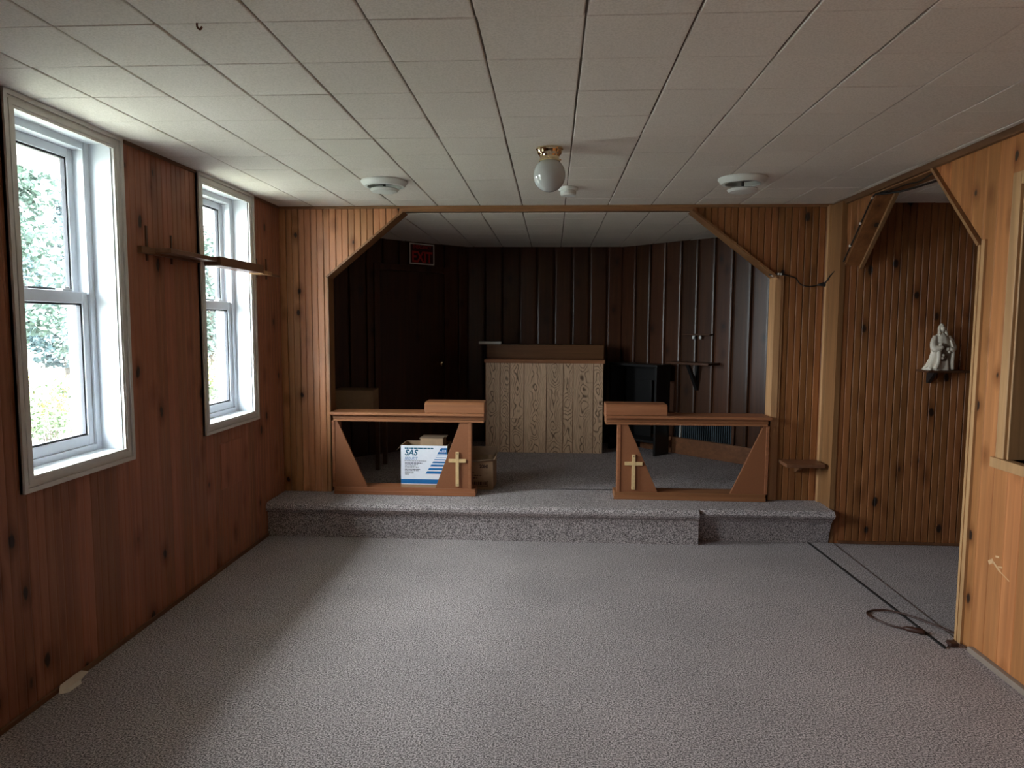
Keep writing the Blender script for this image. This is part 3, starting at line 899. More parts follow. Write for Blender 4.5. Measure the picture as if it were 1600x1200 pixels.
# ------------------------------------------------------------------ communion rails
def rail(mirror, xa, xb, base_in, lab, cross_x, extra):
    """xa: wall end, xb: inner end (toward the aisle)"""
    s = 1 if xb > xa else -1
    y0, y1 = 5.005, 5.205
    root = tag(empty('communion_rail', ((xa + xb) / 2, 5.12, TOP)), lab, 'altar rail', 'communion rails at the platform edge')
    X = lambda d: xa + s * d          # distance from wall end
    L = abs(xb - xa)
    def bx(mb, d0, d1, ya, yb_, za, zb_):
        a_, b_ = sorted((X(d0), X(d1))); mb.box(a_, b_, ya, yb_, za, zb_)
    # plinth
    mb = MB(); D = abs(base_in - xa)
    bx(mb, 0.02, D, y0 + 0.004, y0 + 0.16, TOP, TOP + 0.052); bx(mb, 0.02, D + 0.004, y0 - 0.006, y0 + 0.004, TOP, TOP + 0.028)
    mb.build('plinth', RAILWOOD, root, bevel=0.003)
    zt_ = 0.792
    # two tapered side panels
    for (d_top0, d_top1, d_bot0, d_bot1) in ((0.028, 0.045, 0.028, 0.268), extra):
        mb = MB()
        zb_ = TOP + 0.050
        mb.prism([(X(d_bot0), y0 + 0.016, zb_), (X(d_bot1), y0 + 0.016, zb_), (X(d_top1), y0 + 0.016, zt_), (X(d_top0), y0 + 0.016, zt_)], (0, 0.020, 0))
        mb.build('tapered_panel', RAILPANEL, root, bevel=0.0015)
    mb = MB(); e0, e1 = extra[1], extra[1] + 0.022
    bx(mb, extra[1] - 0.003, e1 - 0.003, y0 + 0.010, y0 + 0.095, TOP + 0.05, zt_)
    mb.build('end_board', RAILWOOD, root, bevel=0.002)
    mb = MB(); bx(mb, 0.006, 0.028, y0 + 0.010, y1 - 0.03, TOP + 0.05, zt_)
    mb.build('wall_board', RAILWOOD, root, bevel=0.002)
    # moulding and top
    mb = MB()
    bx(mb, 0.020, L - 0.004, y0 + 0.002, y1 - 0.02, 0.790, 0.806); bx(mb, 0.014, L - 0.004, y0 + 0.018, y1 - 0.02, 0.806, 0.828)
    bx(mb, 0.008, L - 0.002, y0 + 0.006, y1 - 0.01, 0.828, 0.838)
    mb.build('moulding', RAILWOOD, root, bevel=0.002)
    mb = MB(); bx(mb, 0.0, L, y0 - 0.022, y1, 0.838, 0.858)
    mb.build('top_board', RAILWOOD, root, bevel=0.004)
    # raised book rest
    mb = MB(); d0 = L - 0.438
    ya, yb_ = y0 - 0.006, y1 - 0.02
    mb.prism([(X(d0), ya, 0.858), (X(d0), ya, 0.922), (X(d0), ya + 0.022, 0.938), (X(d0), yb_, 0.938), (X(d0), yb_, 0.858)], (s * 0.438, 0, 0))
    mb.build('book_rest', RAILWOOD, root, bevel=0.004)
    # cross
    cx, yf = cross_x, y0 + 0.016
    mb = MB()
    mb.box(cx - 0.0125, cx + 0.0125, yf - 0.014, yf, 0.318, 0.572)
    mb.box(cx - 0.064, cx - 0.0125, yf - 0.014, yf, 0.494, 0.519); mb.box(cx + 0.0125, cx + 0.064, yf - 0.014, yf, 0.494, 0.519)
    co = mb.build('cross', BRASSWOOD, root, bevel=0.0015)
    for zz in (0.330, 0.560):
        k = MB(); k.tube([(cx, yf - 0.0145, zz), (cx, yf - 0.0165, zz)], 0.0035, 8)
        k.build('nail', STEEL, co)
    return root


rail(False, -1.622, -0.484, -0.552, 'brown communion rail with pale cross, printed white box inside', -0.684, (0.958, 1.022, 0.772, 1.022))
rail(True, 1.560, 0.392, 0.462, 'brown communion rail with pale cross beside the dark bookcase', 0.598, (1.008, 1.060, 0.784, 1.060))

# ------------------------------------------------------------------ altar
root = tag(empty('altar', (-0.075, 7.05, TOP)), 'wide altar with pale printed wood front and dark gradine', 'altar')
AX0, AX1, AY, AZ = -0.648, 0.503, 6.80, 1.128
mb = MB(); mb.box(AX0, AX1, AY + 0.012, 7.30, TOP, AZ)
mb.build('body', ALTARWOOD, root)
jn = [0, 125, 209, 329, 520, 662, 745, 917, 999]
for i in range(8):
    a = AX0 + (AX1 - AX0) * jn[i] / 999; b = AX0 + (AX1 - AX0) * jn[i + 1] / 999
    segs = [(TOP, AZ)] if i != 2 else [(TOP, TOP + 0.335), (TOP + 0.3375, AZ)]
    for (za, zb_) in segs:
        mb = MB(); cx = (a + b) / 2; w = (b - a) / 2 - 0.0032
        h = zb_ - za
        mb.box(-w, w, -0.012, 0.0, -h / 2, h / 2)
        me = mb.data('front_board', OAKPRINT)
        o = bpy.data.objects.new('front_board', me); o.location = (cx, AY + 0.012, (za + zb_) / 2)
        COL.objects.link(o); adopt(o, root)
mb = MB(); mb.box(AX0 - 0.012, AX1 + 0.012, AY - 0.016, 7.30, AZ, AZ + 0.036)
mb.build('top_slab', RAILWOOD, root, bevel=0.004)
mb = MB(); mb.box(AX0 - 0.006, AX1 + 0.016, 7.0, 7.26, AZ + 0.036, 1.302)
mb.build('gradine', ALTARWOOD, root, bevel=0.004)
mb = MB(); mb.box(-0.738, -0.512, 7.02, 7.10, 1.303, 1.331)
tag(mb.build('plastic_strip', WHITEPL, bevel=0.003), 'short white plastic strip overhanging the end of the altar ledge', 'strip')

# ------------------------------------------------------------------ black bookcase against the angled wall
f0 = V3((0.998, 6.692, 0)); wd = V3((-0.7128, 0.7014, 0)); dp = V3((0.7014, 0.7128, 0))
BW, BD, BH = 0.58, 0.225, 0.88
root = tag(empty('bookcase', (f0 + wd * BW / 2 + dp * BD / 2) + V3((0, 0, TOP))), 'low black open bookcase beside the altar', 'bookcase')
def cs(name, w0, w1, d0, d1, z0, z1):
    mb = MB()
    mb.prism([f0 + wd * w0 + dp * d0 + V3((0, 0, z0)), f0 + wd * w1 + dp * d0 + V3((0, 0, z0)), f0 + wd * w1 + dp * d1 + V3((0, 0, z0)), f0 + wd * w0 + dp * d1 + V3((0, 0, z0))], (0, 0, z1 - z0))
    return mb.build(name, BLACK, root, bevel=0.002)
cs('side_panel', 0, 0.024, 0, BD, TOP, TOP + BH - 0.024); cs('side_panel', BW - 0.024, BW, 0, BD, TOP, TOP + BH - 0.024)
cs('top_panel', -0.006, BW + 0.006, -0.006, BD, TOP + BH - 0.024, TOP + BH)
cs('shelf', 0.024, BW - 0.024, 0.005, BD, TOP + 0.40, TOP + 0.422)
cs('shelf', 0.024, BW - 0.024, 0.005, BD, TOP + 0.12, TOP + 0.142)
cs('back_rail', 0.024, BW - 0.024, BD - 0.015, BD, TOP + BH - 0.17, TOP + BH - 0.024)
cs('back_panel', 0.024 + 0.19, BW - 0.024, BD - 0.012, BD, TOP + 0.142, TOP + BH - 0.17)

# ------------------------------------------------------------------ cartons
def place(root_loc, rz):
    R = Matrix.Rotation(rz, 4, 'Z'); T_ = Matrix.Translation(root_loc)
    return T_ @ R


def local_obj(mb, name, mats, parent, bevel=0.0, smooth=False):
    """mesh in the parent's own coordinates"""
    o = bpy.data.objects.new(name, mb.data(name, mats, smooth))
    COL.objects.link(o); o.parent = parent
    if bevel:
        b = o.modifiers.new('edge', 'BEVEL'); b.width = bevel; b.segments = 1; b.limit_method = 'ANGLE'
    return o


def text(parent, body, loc, size, mat, rot=(math.pi / 2, 0, 0), shear=0.0, align='LEFT', sx=1.0, bold=0.0):
    c = bpy.data.curves.new('lettering', 'FONT')
    c.body = body; c.size = size; c.extrude = 0.0004; c.shear = shear; c.align_x = align; c.offset = bold
    c.resolution_u = 3
    c.materials.append(mat)
    o = bpy.data.objects.new('lettering', c)
    o.location = loc; o.rotation_euler = rot; o.scale = (sx, 1, 1)
    COL.objects.link(o)
    me = bpy.data.meshes.new_from_object(o.evaluated_get(bpy.context.evaluated_depsgraph_get()))
    bpy.data.objects.remove(o)
    o = bpy.data.objects.new('lettering', me)
    o.location = loc; o.rotation_euler = rot; o.scale = (sx, 1, 1)
    COL.objects.link(o); o.parent = parent
    return o


def open_box(parent, w, d, h, mat, t=0.005, name='carton_wall'):
    mb = MB()
    mb.box(-w / 2, w / 2, 0, t, 0, h); mb.box(-w / 2, w / 2, d - t, d, 0, h)
    mb.box(-w / 2, -w / 2 + t, t, d - t, 0, h); mb.box(w / 2 - t, w / 2, t, d - t, 0, h)
    mb.box(-w / 2 + t, w / 2 - t, t, d - t, 0, t)
    return local_obj(mb, name, mat, parent)


rd = random.Random(11)
def dashes(parent, x, z, w, h, mat, y=-0.0015, wmin=0.006, wmax=0.02, gap=0.004):
    """a line of print too small to read: broken strokes"""
    mb = MB(); u = x
    while u < x + w:
        k = min(rd.uniform(wmin, wmax), x + w - u)
        mb.box(u, u + k, y - 0.0004, y + 0.001, z, z + h)
        u += k + gap
    return local_obj(mb, 'print_line', mat, parent)


# white printed carton
wb_ = tag(empty('printed_carton', (-0.936, 5.050, TOP + 0.052), 0.0), 'white carton with blue stripes and SAS lettering behind the rail', 'box')
wb_.scale = (0.958, 0.958, 0.958)
BD_ = 0.215
open_box(wb_, 0.362, BD_, 0.326, CARD)
mb = MB(); mb.box(-0.181, 0.181, -0.0012, 0.0, 0.022, 0.326); local_obj(mb, 'printed_face', BOXWHITE, wb_)
mb = MB(); mb.prism([(-0.181, BD_, 0.326), (0.18, BD_, 0.326), (0.165, BD_ + 0.05, 0.300), (-0.165, BD_ + 0.05, 0.300)], (0, 0, 0.004)); local_obj(mb, 'flap', CARD_D, wb_)
mb = MB(); mb.prism([(-0.181, 0.005, 0.326), (-0.181, BD_ - 0.005, 0.326), (-0.215, BD_ - 0.03, 0.285), (-0.215, 0.03, 0.285)], (-0.003, 0, 0)); local_obj(mb, 'flap', CARD_D, wb_)
mb = MB(); mb.box(-0.181, 0.181, -0.0018, 0.0, 0.028, 0.062); local_obj(mb, 'blue_band', BLUE, wb_)
def stripe(za, zb_, xa_, slope=0.55):
    mb = MB()
    mb.prism([(xa_, -0.0018, za), (0.181, -0.0018, za), (0.181, -0.0018, zb_), (xa_ + (zb_ - za) * slope, -0.0018, zb_)], (0, 0.001, 0))
    local_obj(mb, 'blue_stripe', BLUE, wb_)
sl = 0.62
x_at = lambda z: 0.012 + (z - 0.108) * sl
for (za, zb_) in ((0.106, 0.127), (0.136, 0.153), (0.164, 0.179), (0.190, 0.203), (0.213, 0.220), (0.231, 0.235), (0.246, 0.249)):
    stripe(za, zb_, x_at(za), sl)
stripe(0.261, 0.309, x_at(0.261) - 0.004, sl)
for zz, ww in ((0.289, 0.03), (0.279, 0.07), (0.271, 0.05)):
    dashes(wb_, 0.172 - ww, zz, ww, 0.0045, BOXWHITE, -0.0022)
text(wb_, 'SAS', (-0.152, -0.0016, 0.250), 0.062, TEAL, shear=0.25, bold=0.0016)
text(wb_, 'BEQUEST', (-0.152, -0.0016, 0.213), 0.033, BLUE, shear=0.25, sx=0.72)
dashes(wb_, -0.150, 0.299, 0.225, 0.010, TEAL, wmin=0.008, wmax=0.03, gap=0.003)
dashes(wb_, -0.152, 0.2035, 0.17, 0.004, INK, gap=0.0025)
for zz, ww in ((0.185, 0.135), (0.175, 0.105), (0.164, 0.085), (0.154, 0.105), (0.136, 0.118), (0.127, 0.105), (0.117, 0.068), (0.108, 0.068), (0.098, 0.033)):
    dashes(wb_, -0.150, zz, ww, 0.0062 if zz in (0.185, 0.136) else 0.0042, INK, gap=0.003)
sb = tag(empty('small_carton', (-0.884, 5.082, TOP + 0.052 + 0.312 - 0.076)), 'small plain brown carton sitting in the white printed carton', 'box')
mb = MB(); mb.box(-0.085, 0.085, 0, 0.155, 0, 0.122); local_obj(mb, 'carton_body', CARD, sb, 0.002)
mb = MB(); mb.box(-0.093, 0.082, 0.004, 0.08, 0.122, 0.126); mb.box(-0.090, 0.098, 0.082, 0.165, 0.122, 0.127); local_obj(mb, 'flap', CARD_D, sb)
# brown carton with digits
cb = tag(empty('brown_carton', (-0.570, 5.228, TOP), -0.03), 'open brown carton with dark numerals standing past the rail end', 'box')
open_box(cb, 0.262, 0.26, 0.222, CARD)
mb = MB(); mb.prism([(-0.131, 0.255, 0.222), (0.131, 0.255, 0.222), (0.138, 0.275, 0.285), (-0.138, 0.275, 0.285)], (0, 0.004, 0)); local_obj(mb, 'flap', CARD_D, cb)
mb = MB(); mb.prism([(0.126, 0.005, 0.222), (0.126, 0.255, 0.222), (0.146, 0.250, 0.272), (0.142, -0.01, 0.235)], (0.004, 0, 0)); local_obj(mb, 'flap', CARD, cb)
mb = MB(); mb.prism([(-0.131, 0.0, 0.222), (0.131, 0.0, 0.222), (0.138, -0.022, 0.238), (-0.131, -0.018, 0.202)], (0, -0.003, 0)); local_obj(mb, 'flap', CARD_D, cb)
text(cb, '20845', (0.028, -0.001, 0.168), 0.034, INKB, bold=0.0012, sx=0.8)
for zz, ww in ((0.160, 0.06), (0.128, 0.075), (0.104, 0.13), (0.084, 0.10)):
    dashes(cb, -0.088, zz, ww, 0.008, INKB)
mb = MB()
for (x0, x1, z0, z1) in ((-0.05, 0.092, 0.064, 0.068), (-0.05, 0.092, 0.026, 0.030), (-0.05, -0.046, 0.03, 0.064), (0.088, 0.092, 0.03, 0.064)):
    mb.box(x0, x1, -0.0014, 0, z0, z1)
x = -0.03
while x < 0.078:
    w = rd.uniform(0.003, 0.010); mb.box(x, x + w, -0.0014, 0, 0.034, 0.060); x += w + rd.uniform(0.003, 0.006)
local_obj(mb, 'stamped_frame', INKB, cb)
# dim carton on a stool at the back
sx, sy = -1.70, 5.86
stl = tag(empty('side_table', (sx, sy, TOP)), 'small dark side table under the dim carton', 'table')
mb = MB(); mb.box(-0.24, 0.24, -0.02, 0.30, 0.43, 0.455); local_obj(mb, 'table_top', SHELFDARK, stl, 0.003)
for (px, py) in ((-0.21, 0.01), (0.21, 0.01), (-0.21, 0.27), (0.21, 0.27)):
    mb = MB(); mb.box(px - 0.018, px + 0.018, py - 0.018, py + 0.018, 0, 0.43); local_obj(mb, 'leg', SHELFDARK, stl, 0.002)
db = tag(empty('shadowed_carton', (sx, sy + 0.01, TOP + 0.455), 0.04), 'dim brown carton in the shadows behind the rail top', 'box')
mb = MB(); mb.box(-0.17, 0.17, 0, 0.24, 0, 0.232); local_obj(mb, 'carton_body', CARD, db, 0.002)
mb = MB(); mb.box(-0.172, 0.172, -0.003, 0.118, 0.232, 0.236); mb.box(-0.172, 0.172, 0.122, 0.243, 0.232, 0.236); local_obj(mb, 'flap', CARD_D, db)

# ------------------------------------------------------------------ exit sign on the dark angled wall
ang = math.atan2(WA[2].y, WA[2].x)
ec = onA(0.985, 2.195, 0.022)
es = tag(empty('exit_sign', ec, ang), 'small red emergency exit sign with pale border', 'sign')
W_, H_ = 0.30, 0.205
mb = MB(); mb.box(-W_ / 2, W_ / 2, -0.004, 0.004, -H_ / 2, H_ / 2); local_obj(mb, 'board', SIGNDARK, es)
mb = MB()
for (a, b, c, d) in ((-W_ / 2, W_ / 2, H_ / 2 - 0.012, H_ / 2), (-W_ / 2, W_ / 2, -H_ / 2, -H_ / 2 + 0.012), (-W_ / 2, -W_ / 2 + 0.012, -H_ / 2 + 0.012, H_ / 2 - 0.012), (W_ / 2 - 0.012, W_ / 2, -H_ / 2 + 0.012, H_ / 2 - 0.012)):
    mb.box(a, b, -0.006, -0.004, c, d)
local_obj(mb, 'border', SIGNWHITE, es)
text(es, 'EXIT', (0, -0.0055, -0.080), 0.150, SIGNRED, align='CENTER', sx=0.80, bold=0.003)
text(es, 'EMERGENCY', (0, -0.0055, 0.050), 0.050, SIGNRED, align='CENTER', sx=0.78)

# ------------------------------------------------------------------ fittings on the angled wall at the right
def board_on(Wl, s0, s1, z0, z1, d0, d1):
    mb = MB(); a, u, n = Wl[1], Wl[2], Wl[3]
    mb.prism([a + u * s0 + n * d0 + V3((0, 0, z0)), a + u * s1 + n * d0 + V3((0, 0, z0)), a + u * s1 + n * d1 + V3((0, 0, z0)), a + u * s0 + n * d1 + V3((0, 0, z0))], (0, 0, z1 - z0))
    return mb
root = tag(empty('wall_shelf', onB(0.95, 1.14)), 'dark wall shelf on a triangular bracket inside the recess', 'shelf', 'small wall shelves')
board_on(WB, 0.72, 1.18, 1.135, 1.158, 0, 0.20).build('shelf_board', SHELFDARK, root, bevel=0.003)
mb = MB(); n, u = WB[3], WB[2]
p = onB(0.93, 0.0)
mb.prism([p + V3((0, 0, 0.885)), p + V3((0, 0, 0.93)) , p + n * 0.155 + V3((0, 0, 1.135)), p + n * 0.185 + V3((0, 0, 1.135)), p + n * 0.02 + V3((0, 0, 0.885))], u * 0.03)
mb.prism([p + V3((0, 0, 0.93)), p + n * 0.025 + V3((0, 0, 0.96)), p + n * 0.025 + V3((0, 0, 1.135)), p + V3((0, 0, 1.135))], u * 0.03)
mb.build('bracket', BLACK, root)
root = tag(empty('peg_shelf', onB(0.95, 1.41)), 'short dark wooden ledge with two white pegs on the wall', 'shelf')
board_on(WB, 0.80, 1.10, 1.408, 1.424, 0, 0.06).build('ledge', SHELFDARK, root, bevel=0.003)
for s in (0.91, 0.985):
    mb = MB(); q = onB(s, 1.408, 0.035); mb.lathe([(0.011, -0.034), (0.014, -0.020), (0.010, 0.0)], q, 12)
    mb.build('peg', WHITEPL, root, smooth=True)
root = tag(empty('floor_grille', onB(1.0, 0.41)), 'dark metal air grille above the reddish baseboard', 'grille')
board_on(WB, 0.70, 1.34, 0.408, 0.60, 0.001, 0.004).build('backing', BLACK, root)
g = 0
for (s0, s1, z0, z1) in ((0.69, 1.36, 0.595, 0.615), (0.69, 1.36, 0.405, 0.413), (0.69, 0.705, 0.413, 0.595), (1.335, 1.36, 0.413, 0.595), (0.775, 0.787, 0.413, 0.595)):
    board_on(WB, s0, s1, z0, z1, 0.0, 0.026).build('grille_frame', SHELFDARK if s1 < 0.77 or s0 > 1.3 or z1 - z0 < 0.03 else STAPLE, root)
GR = plain('blue_grey_metal', (0.10, 0.14, 0.17), 0.35, metal=0.7)
s = 0.715
while s < 1.33:
    if not 0.765 < s < 0.79:
        board_on(WB, s, s + 0.006, 0.413, 0.595, 0.004, 0.020).build('louver', GR, root)
    s += 0.0225

# ------------------------------------------------------------------ small shelf on the front wall
root = tag(empty('wall_shelf', (1.78, YW, 0.52)), 'little brown shelf low on the pine wall below the cable', 'shelf', 'small wall shelves')
mb = MB(); mb.box(1.640, 1.905, YW - 0.185, YW, 0.520, 0.545); mb.build('shelf_board', SHELFWOOD, root, bevel=0.003)
mb = MB(); mb.prism([(1.755, YW, 0.52), (1.755, YW - 0.13, 0.52), (1.755, YW - 0.12, 0.508), (1.755, YW - 0.02, 0.455), (1.755, YW, 0.455)], (0.022, 0, 0)); mb.build('bracket', SHELFWOOD, root)

# ------------------------------------------------------------------ statue shelf and statue in the alcove
yA = 4.862
root = tag(empty('wall_shelf', (2.60, yA, 1.20)), 'thin dark shelf carrying the white figurine in the alcove', 'shelf', 'small wall shelves')
mb = MB(); mb.box(2.465, 2.735, yA - 0.15, yA, 1.203, 1.217); mb.build('shelf_board', SHELFDARK, root, bevel=0.002)
mb = MB(); mb.prism([(2.533, yA, 1.203), (2.533, yA - 0.10, 1.203), (2.533, yA - 0.09, 1.192), (2.533, yA - 0.018, 1.125), (2.533, yA, 1.125)], (0.022, 0, 0)); mb.build('bracket', BLACK, root)

S0 = V3((2.572, yA - 0.078, 1.217))
stt = tag(empty('figurine', S0), 'bone white ceramic robed figurine on the thin alcove shelf', 'figurine')
# robe: lofted sections (z, half width, half depth, x shift, ripple)
secs = [(0.0, 0.086, 0.056, -0.004, 0.11), (0.012, 0.088, 0.056, -0.005, 0.12), (0.035, 0.077, 0.052, -0.001, 0.13), (0.075, 0.064, 0.048, 0.004, 0.11), (0.115, 0.059, 0.046, 0.007, 0.08),
        (0.145, 0.063, 0.046, 0.008, 0.06), (0.165, 0.060, 0.044, 0.007, 0.05), (0.195, 0.053, 0.040, 0.006, 0.03), (0.222, 0.043, 0.034, 0.005, 0.02), (0.238, 0.028, 0.024, 0.004, 0.0), (0.246, 0.014, 0.014, 0.004, 0.0), (0.258, 0.012, 0.013, 0.004, 0.0)]
def loft(secs, seg=48, folds=9, ph=0.0):
    mb = MB(); vs = []
    for (z, a, b, dx, rp) in secs:
        for k in range(seg):
            t = 2 * math.pi * k / seg
            r = 1 + rp * math.sin(folds * t + ph + z * 6)
            vs.append((dx + a * r * math.cos(t), b * r * math.sin(t), z))
    fs = [tuple(reversed(range(seg)))]
    for i in range(len(secs) - 1):
        for k in range(seg):
            k2 = (k + 1) % seg
            fs.append((i * seg + k, i * seg + k2, (i + 1) * seg + k2, (i + 1) * seg + k))
    fs.append(tuple(range((len(secs) - 1) * seg, len(secs) * seg)))
    mb.mesh(vs, fs)
    return mb
local_obj(loft(secs), 'robe', BONE, stt, smooth=True)
# spreading train at one side
local_obj(loft([(0.0, 0.036, 0.042, -0.068, 0.1), (0.014, 0.034, 0.040, -0.066, 0.1), (0.024, 0.020, 0.03, -0.058, 0.1), (0.034, 0.006, 0.012, -0.046, 0.0)], 32, 6), 'train', BONE, stt, smooth=True)
# head with hair and face
mb = MB()
seg, rings = 24, 14
hc = V3((0.006, -0.004, 0.272))
vs, fs = [], []
for i in range(rings + 1):
    th = math.pi * i / rings
    for k in range(seg):
        t = 2 * math.pi * k / seg
        d = V3((math.sin(th) * math.cos(t), math.sin(th) * math.sin(t), math.cos(th)))
        r = V3((0.0165 * d.x, 0.0185 * d.y, 0.0225 * d.z))
        if d.y < -0.5:
            fx, fz = d.x, d.z
            r.y -= 0.006 * math.exp(-((fx / 0.14) ** 2 + ((fz + 0.12) / 0.18) ** 2))       # nose
            r.y += 0.003 * (math.exp(-(((fx - 0.35) / 0.16) ** 2 + ((fz - 0.08) / 0.13) ** 2)) + math.exp(-(((fx + 0.35) / 0.16) ** 2 + ((fz - 0.08) / 0.13) ** 2)))
            r.y += 0.002 * math.exp(-((fx / 0.28) ** 2 + ((fz + 0.46) / 0.05) ** 2))       # mouth
        vs.append(hc + r)
for i in range(rings):
    for k in range(seg):
        k2 = (k + 1) % seg
        fs.append((i * seg + k, (i + 1) * seg + k, (i + 1) * seg + k2, i * seg + k2))
mb.mesh(vs, fs)
local_obj(mb, 'head', BONE, stt, smooth=True)
mb = MB()
for i, (sx_, r_) in enumerate(((-1, 0.011), (1, 0.010))):
    mb.tube(spline([(0.006 + sx_ * 0.004, 0.004, 0.294), (0.006 + sx_ * 0.016, 0.000, 0.280), (0.006 + sx_ * 0.019, -0.004, 0.262), (0.006 + sx_ * 0.022, -0.012, 0.242), (0.006 + sx_ * 0.024, -0.020, 0.226)], 4),
            [0.007] * 4 + [0.008] * 4 + [0.009] * 4 + [0.008] * 4 + [0.004], 10)
mb.tube(spline([(0.006, -0.010, 0.293), (0.006, 0.004, 0.296), (0.006, 0.016, 0.284), (0.006, 0.02, 0.262), (0.006, 0.02, 0.236)], 4), [0.008] * 4 + [0.014] * 4 + [0.017] * 4 + [0.016] * 4 + [0.01], 12)
local_obj(mb, 'hair', BONE, stt, smooth=True)
# sleeves meeting in front
for nm, pts, rr in (('sleeve', [(-0.036, -0.004, 0.222), (-0.056, -0.020, 0.180), (-0.056, -0.040, 0.142), (-0.030, -0.056, 0.146), (-0.012, -0.060, 0.156)], [0.015, 0.020, 0.024, 0.018, 0.010]),
                    ('sleeve', [(0.046, -0.004, 0.222), (0.062, -0.020, 0.182), (0.064, -0.038, 0.148), (0.048, -0.054, 0.138), (0.030, -0.060, 0.142)], [0.015, 0.018, 0.021, 0.016, 0.009])):
    ps = spline(pts, 4); rs = [rr[min(i // 4, 4)] + (rr[min(i // 4 + 1, 4)] - rr[min(i // 4, 4)]) * (i % 4) / 4 for i in range(len(ps))]
    mb = MB(); mb.tube(ps, rs, 12); local_obj(mb, nm, BONE, stt, smooth=True)
# hanging mantle edges, hands, brown-grey front with small figures
mb = MB()
mb.tube(spline([(-0.018, -0.046, 0.178), (-0.034, -0.052, 0.140), (-0.034, -0.054, 0.090), (-0.040, -0.056, 0.045), (-0.056, -0.056, 0.010)], 5), [0.010] * 5 + [0.014] * 5 + [0.014] * 5 + [0.015] * 5 + [0.012], 10)
mb.tube(spline([(0.040, -0.044, 0.200), (0.050, -0.050, 0.165), (0.058, -0.048, 0.120), (0.056, -0.048, 0.060), (0.060, -0.046, 0.008)], 5), [0.007] * 5 + [0.009] * 5 + [0.011] * 5 + [0.011] * 5 + [0.010], 10)
local_obj(mb, 'mantle_edge', BONE, stt, smooth=True)
mb = MB(); mb.prism([(-0.022, -0.0505, 0.060), (0.040, -0.0505, 0.060), (0.046, -0.0505, 0.150), (0.010, -0.0505, 0.176), (-0.020, -0.0505, 0.150)], (0, 0.012, 0)); local_obj(mb, 'umber_front', BONE_D, stt, 0.003)
for (x, z, r_) in ((0.020, 0.140, 0.0125), (0.038, 0.146, 0.010), (0.046, 0.132, 0.011), (0.030, 0.122, 0.010), (-0.008, 0.100, 0.011), (-0.014, 0.082, 0.012), (0.000, 0.088, 0.009)):
    mb = MB(); mb.lathe([(0.0001, -r_), (r_ * 0.7, -r_ * 0.7), (r_, 0), (r_ * 0.7, r_ * 0.7), (0.0001, r_)], (x, -0.056, z), 10)
    local_obj(mb, 'flower', BONE if r_ > 0.0095 else BONE_D, stt, smooth=True)

# ------------------------------------------------------------------ ceiling fittings
root = tag(empty('ceiling_light', (-0.020, 3.455, CEIL)), 'white opal globe lamp on a brass ceiling plate', 'lamp')
c = (-0.020, 3.455, CEIL)
mb = MB(); mb.lathe([(0.0665, 0.0), (0.0665, -0.006), (0.062, -0.012), (0.058, -0.024), (0.050, -0.034), (0.047, -0.040), (0.047, -0.054), (0.051, -0.056), (0.051, -0.061), (0.044, -0.063), (0.040, -0.050)], c, 48)
mb.build('brass_plate', BRASS, root, smooth=False)
pg = [(0.041, -0.058)]
for k in range(25):
    t = math.radians(32 + (180 - 32) * k / 24)
    pg.append((max(0.0001, 0.0775 * math.sin(t)), -0.126 + 0.080 * math.cos(t)))
mb = MB(); mb.lathe(pg, c, 48); mb.build('globe', OPAL, root, smooth=True)
for k in range(3):
    t = 2 * math.pi * k / 3 + 0.4
    mb = MB(); mb.tube([(c[0] + 0.046 * math.cos(t), c[1] + 0.046 * math.sin(t), CEIL - 0.048), (c[0] + 0.060 * math.cos(t), c[1] + 0.060 * math.sin(t), CEIL - 0.048)], 0.0035, 8); mb.build('thumbscrew', BRASS, root)

root = tag(empty('smoke_detector', (0.092, 4.42, CEIL)), 'small round white smoke detector behind the globe lamp', 'detector')
c = (0.092, 4.42, CEIL)
mb = MB(); mb.lathe([(0.058, 0.002), (0.060, -0.004), (0.060, -0.018), (0.056, -0.022)], c, 40); mb.build('base_ring', WHITEPL, root)
mb = MB(); mb.lathe([(0.046, -0.020), (0.049, -0.026), (0.049, -0.044), (0.042, -0.052), (0.0001, -0.054)], c, 40); mb.build('cover', WHITEPL, root)

def vent(x, y, drop, lab):
    root = tag(empty('ceiling_vent', (x, y, CEIL)), lab, 'vent', 'round ceiling vents')
    c = (x, y, CEIL)
    mb = MB(); mb.lathe([(0.128, 0.001), (0.138, -0.002), (0.138, -0.010), (0.118, -0.034), (0.100, -0.036), (0.098, -0.030), (0.100, -0.006)], c, 48); mb.build('outer_ring', WHITEPL, root)
    mb = MB(); mb.lathe([(0.100, -0.004), (0.06, -0.012), (0.0001, -0.013)], c, 40); mb.build('throat', GREYVENT, root)
    z = -drop
    mb = MB(); mb.lathe([(0.0001, z), (0.060, z), (0.082, z - 0.001), (0.086, z - 0.006), (0.074, z - 0.018), (0.05, z - 0.022), (0.0001, z - 0.023)], c, 40); mb.build('diffuser_disc', WHITEPL, root)
    mb = MB(); mb.tube([(x, y, CEIL - 0.006), (x, y, CEIL + z)], 0.008, 10); mb.build('stem', STEEL, root)
vent(-1.006, 4.19, 0.046, 'round white ceiling vent on the window side of the room')
vent(1.088, 4.17, 0.062, 'round white ceiling vent with lowered disc toward the alcove side')

mb = MB(); hx, hy = -1.012, 2.0
mb.tube(spline([(hx, hy, CEIL + 0.002), (hx, hy, CEIL - 0.010), (hx + 0.008, hy, CEIL - 0.018), (hx + 0.014, hy, CEIL - 0.010)], 4), 0.0028, 8)
tag(mb.build('ceiling_hook', plain('rusty_hook', (0.16, 0.06, 0.025), 0.7), smooth=True), 'tiny rusty hook in the ceiling tiles near the windows', 'hook')

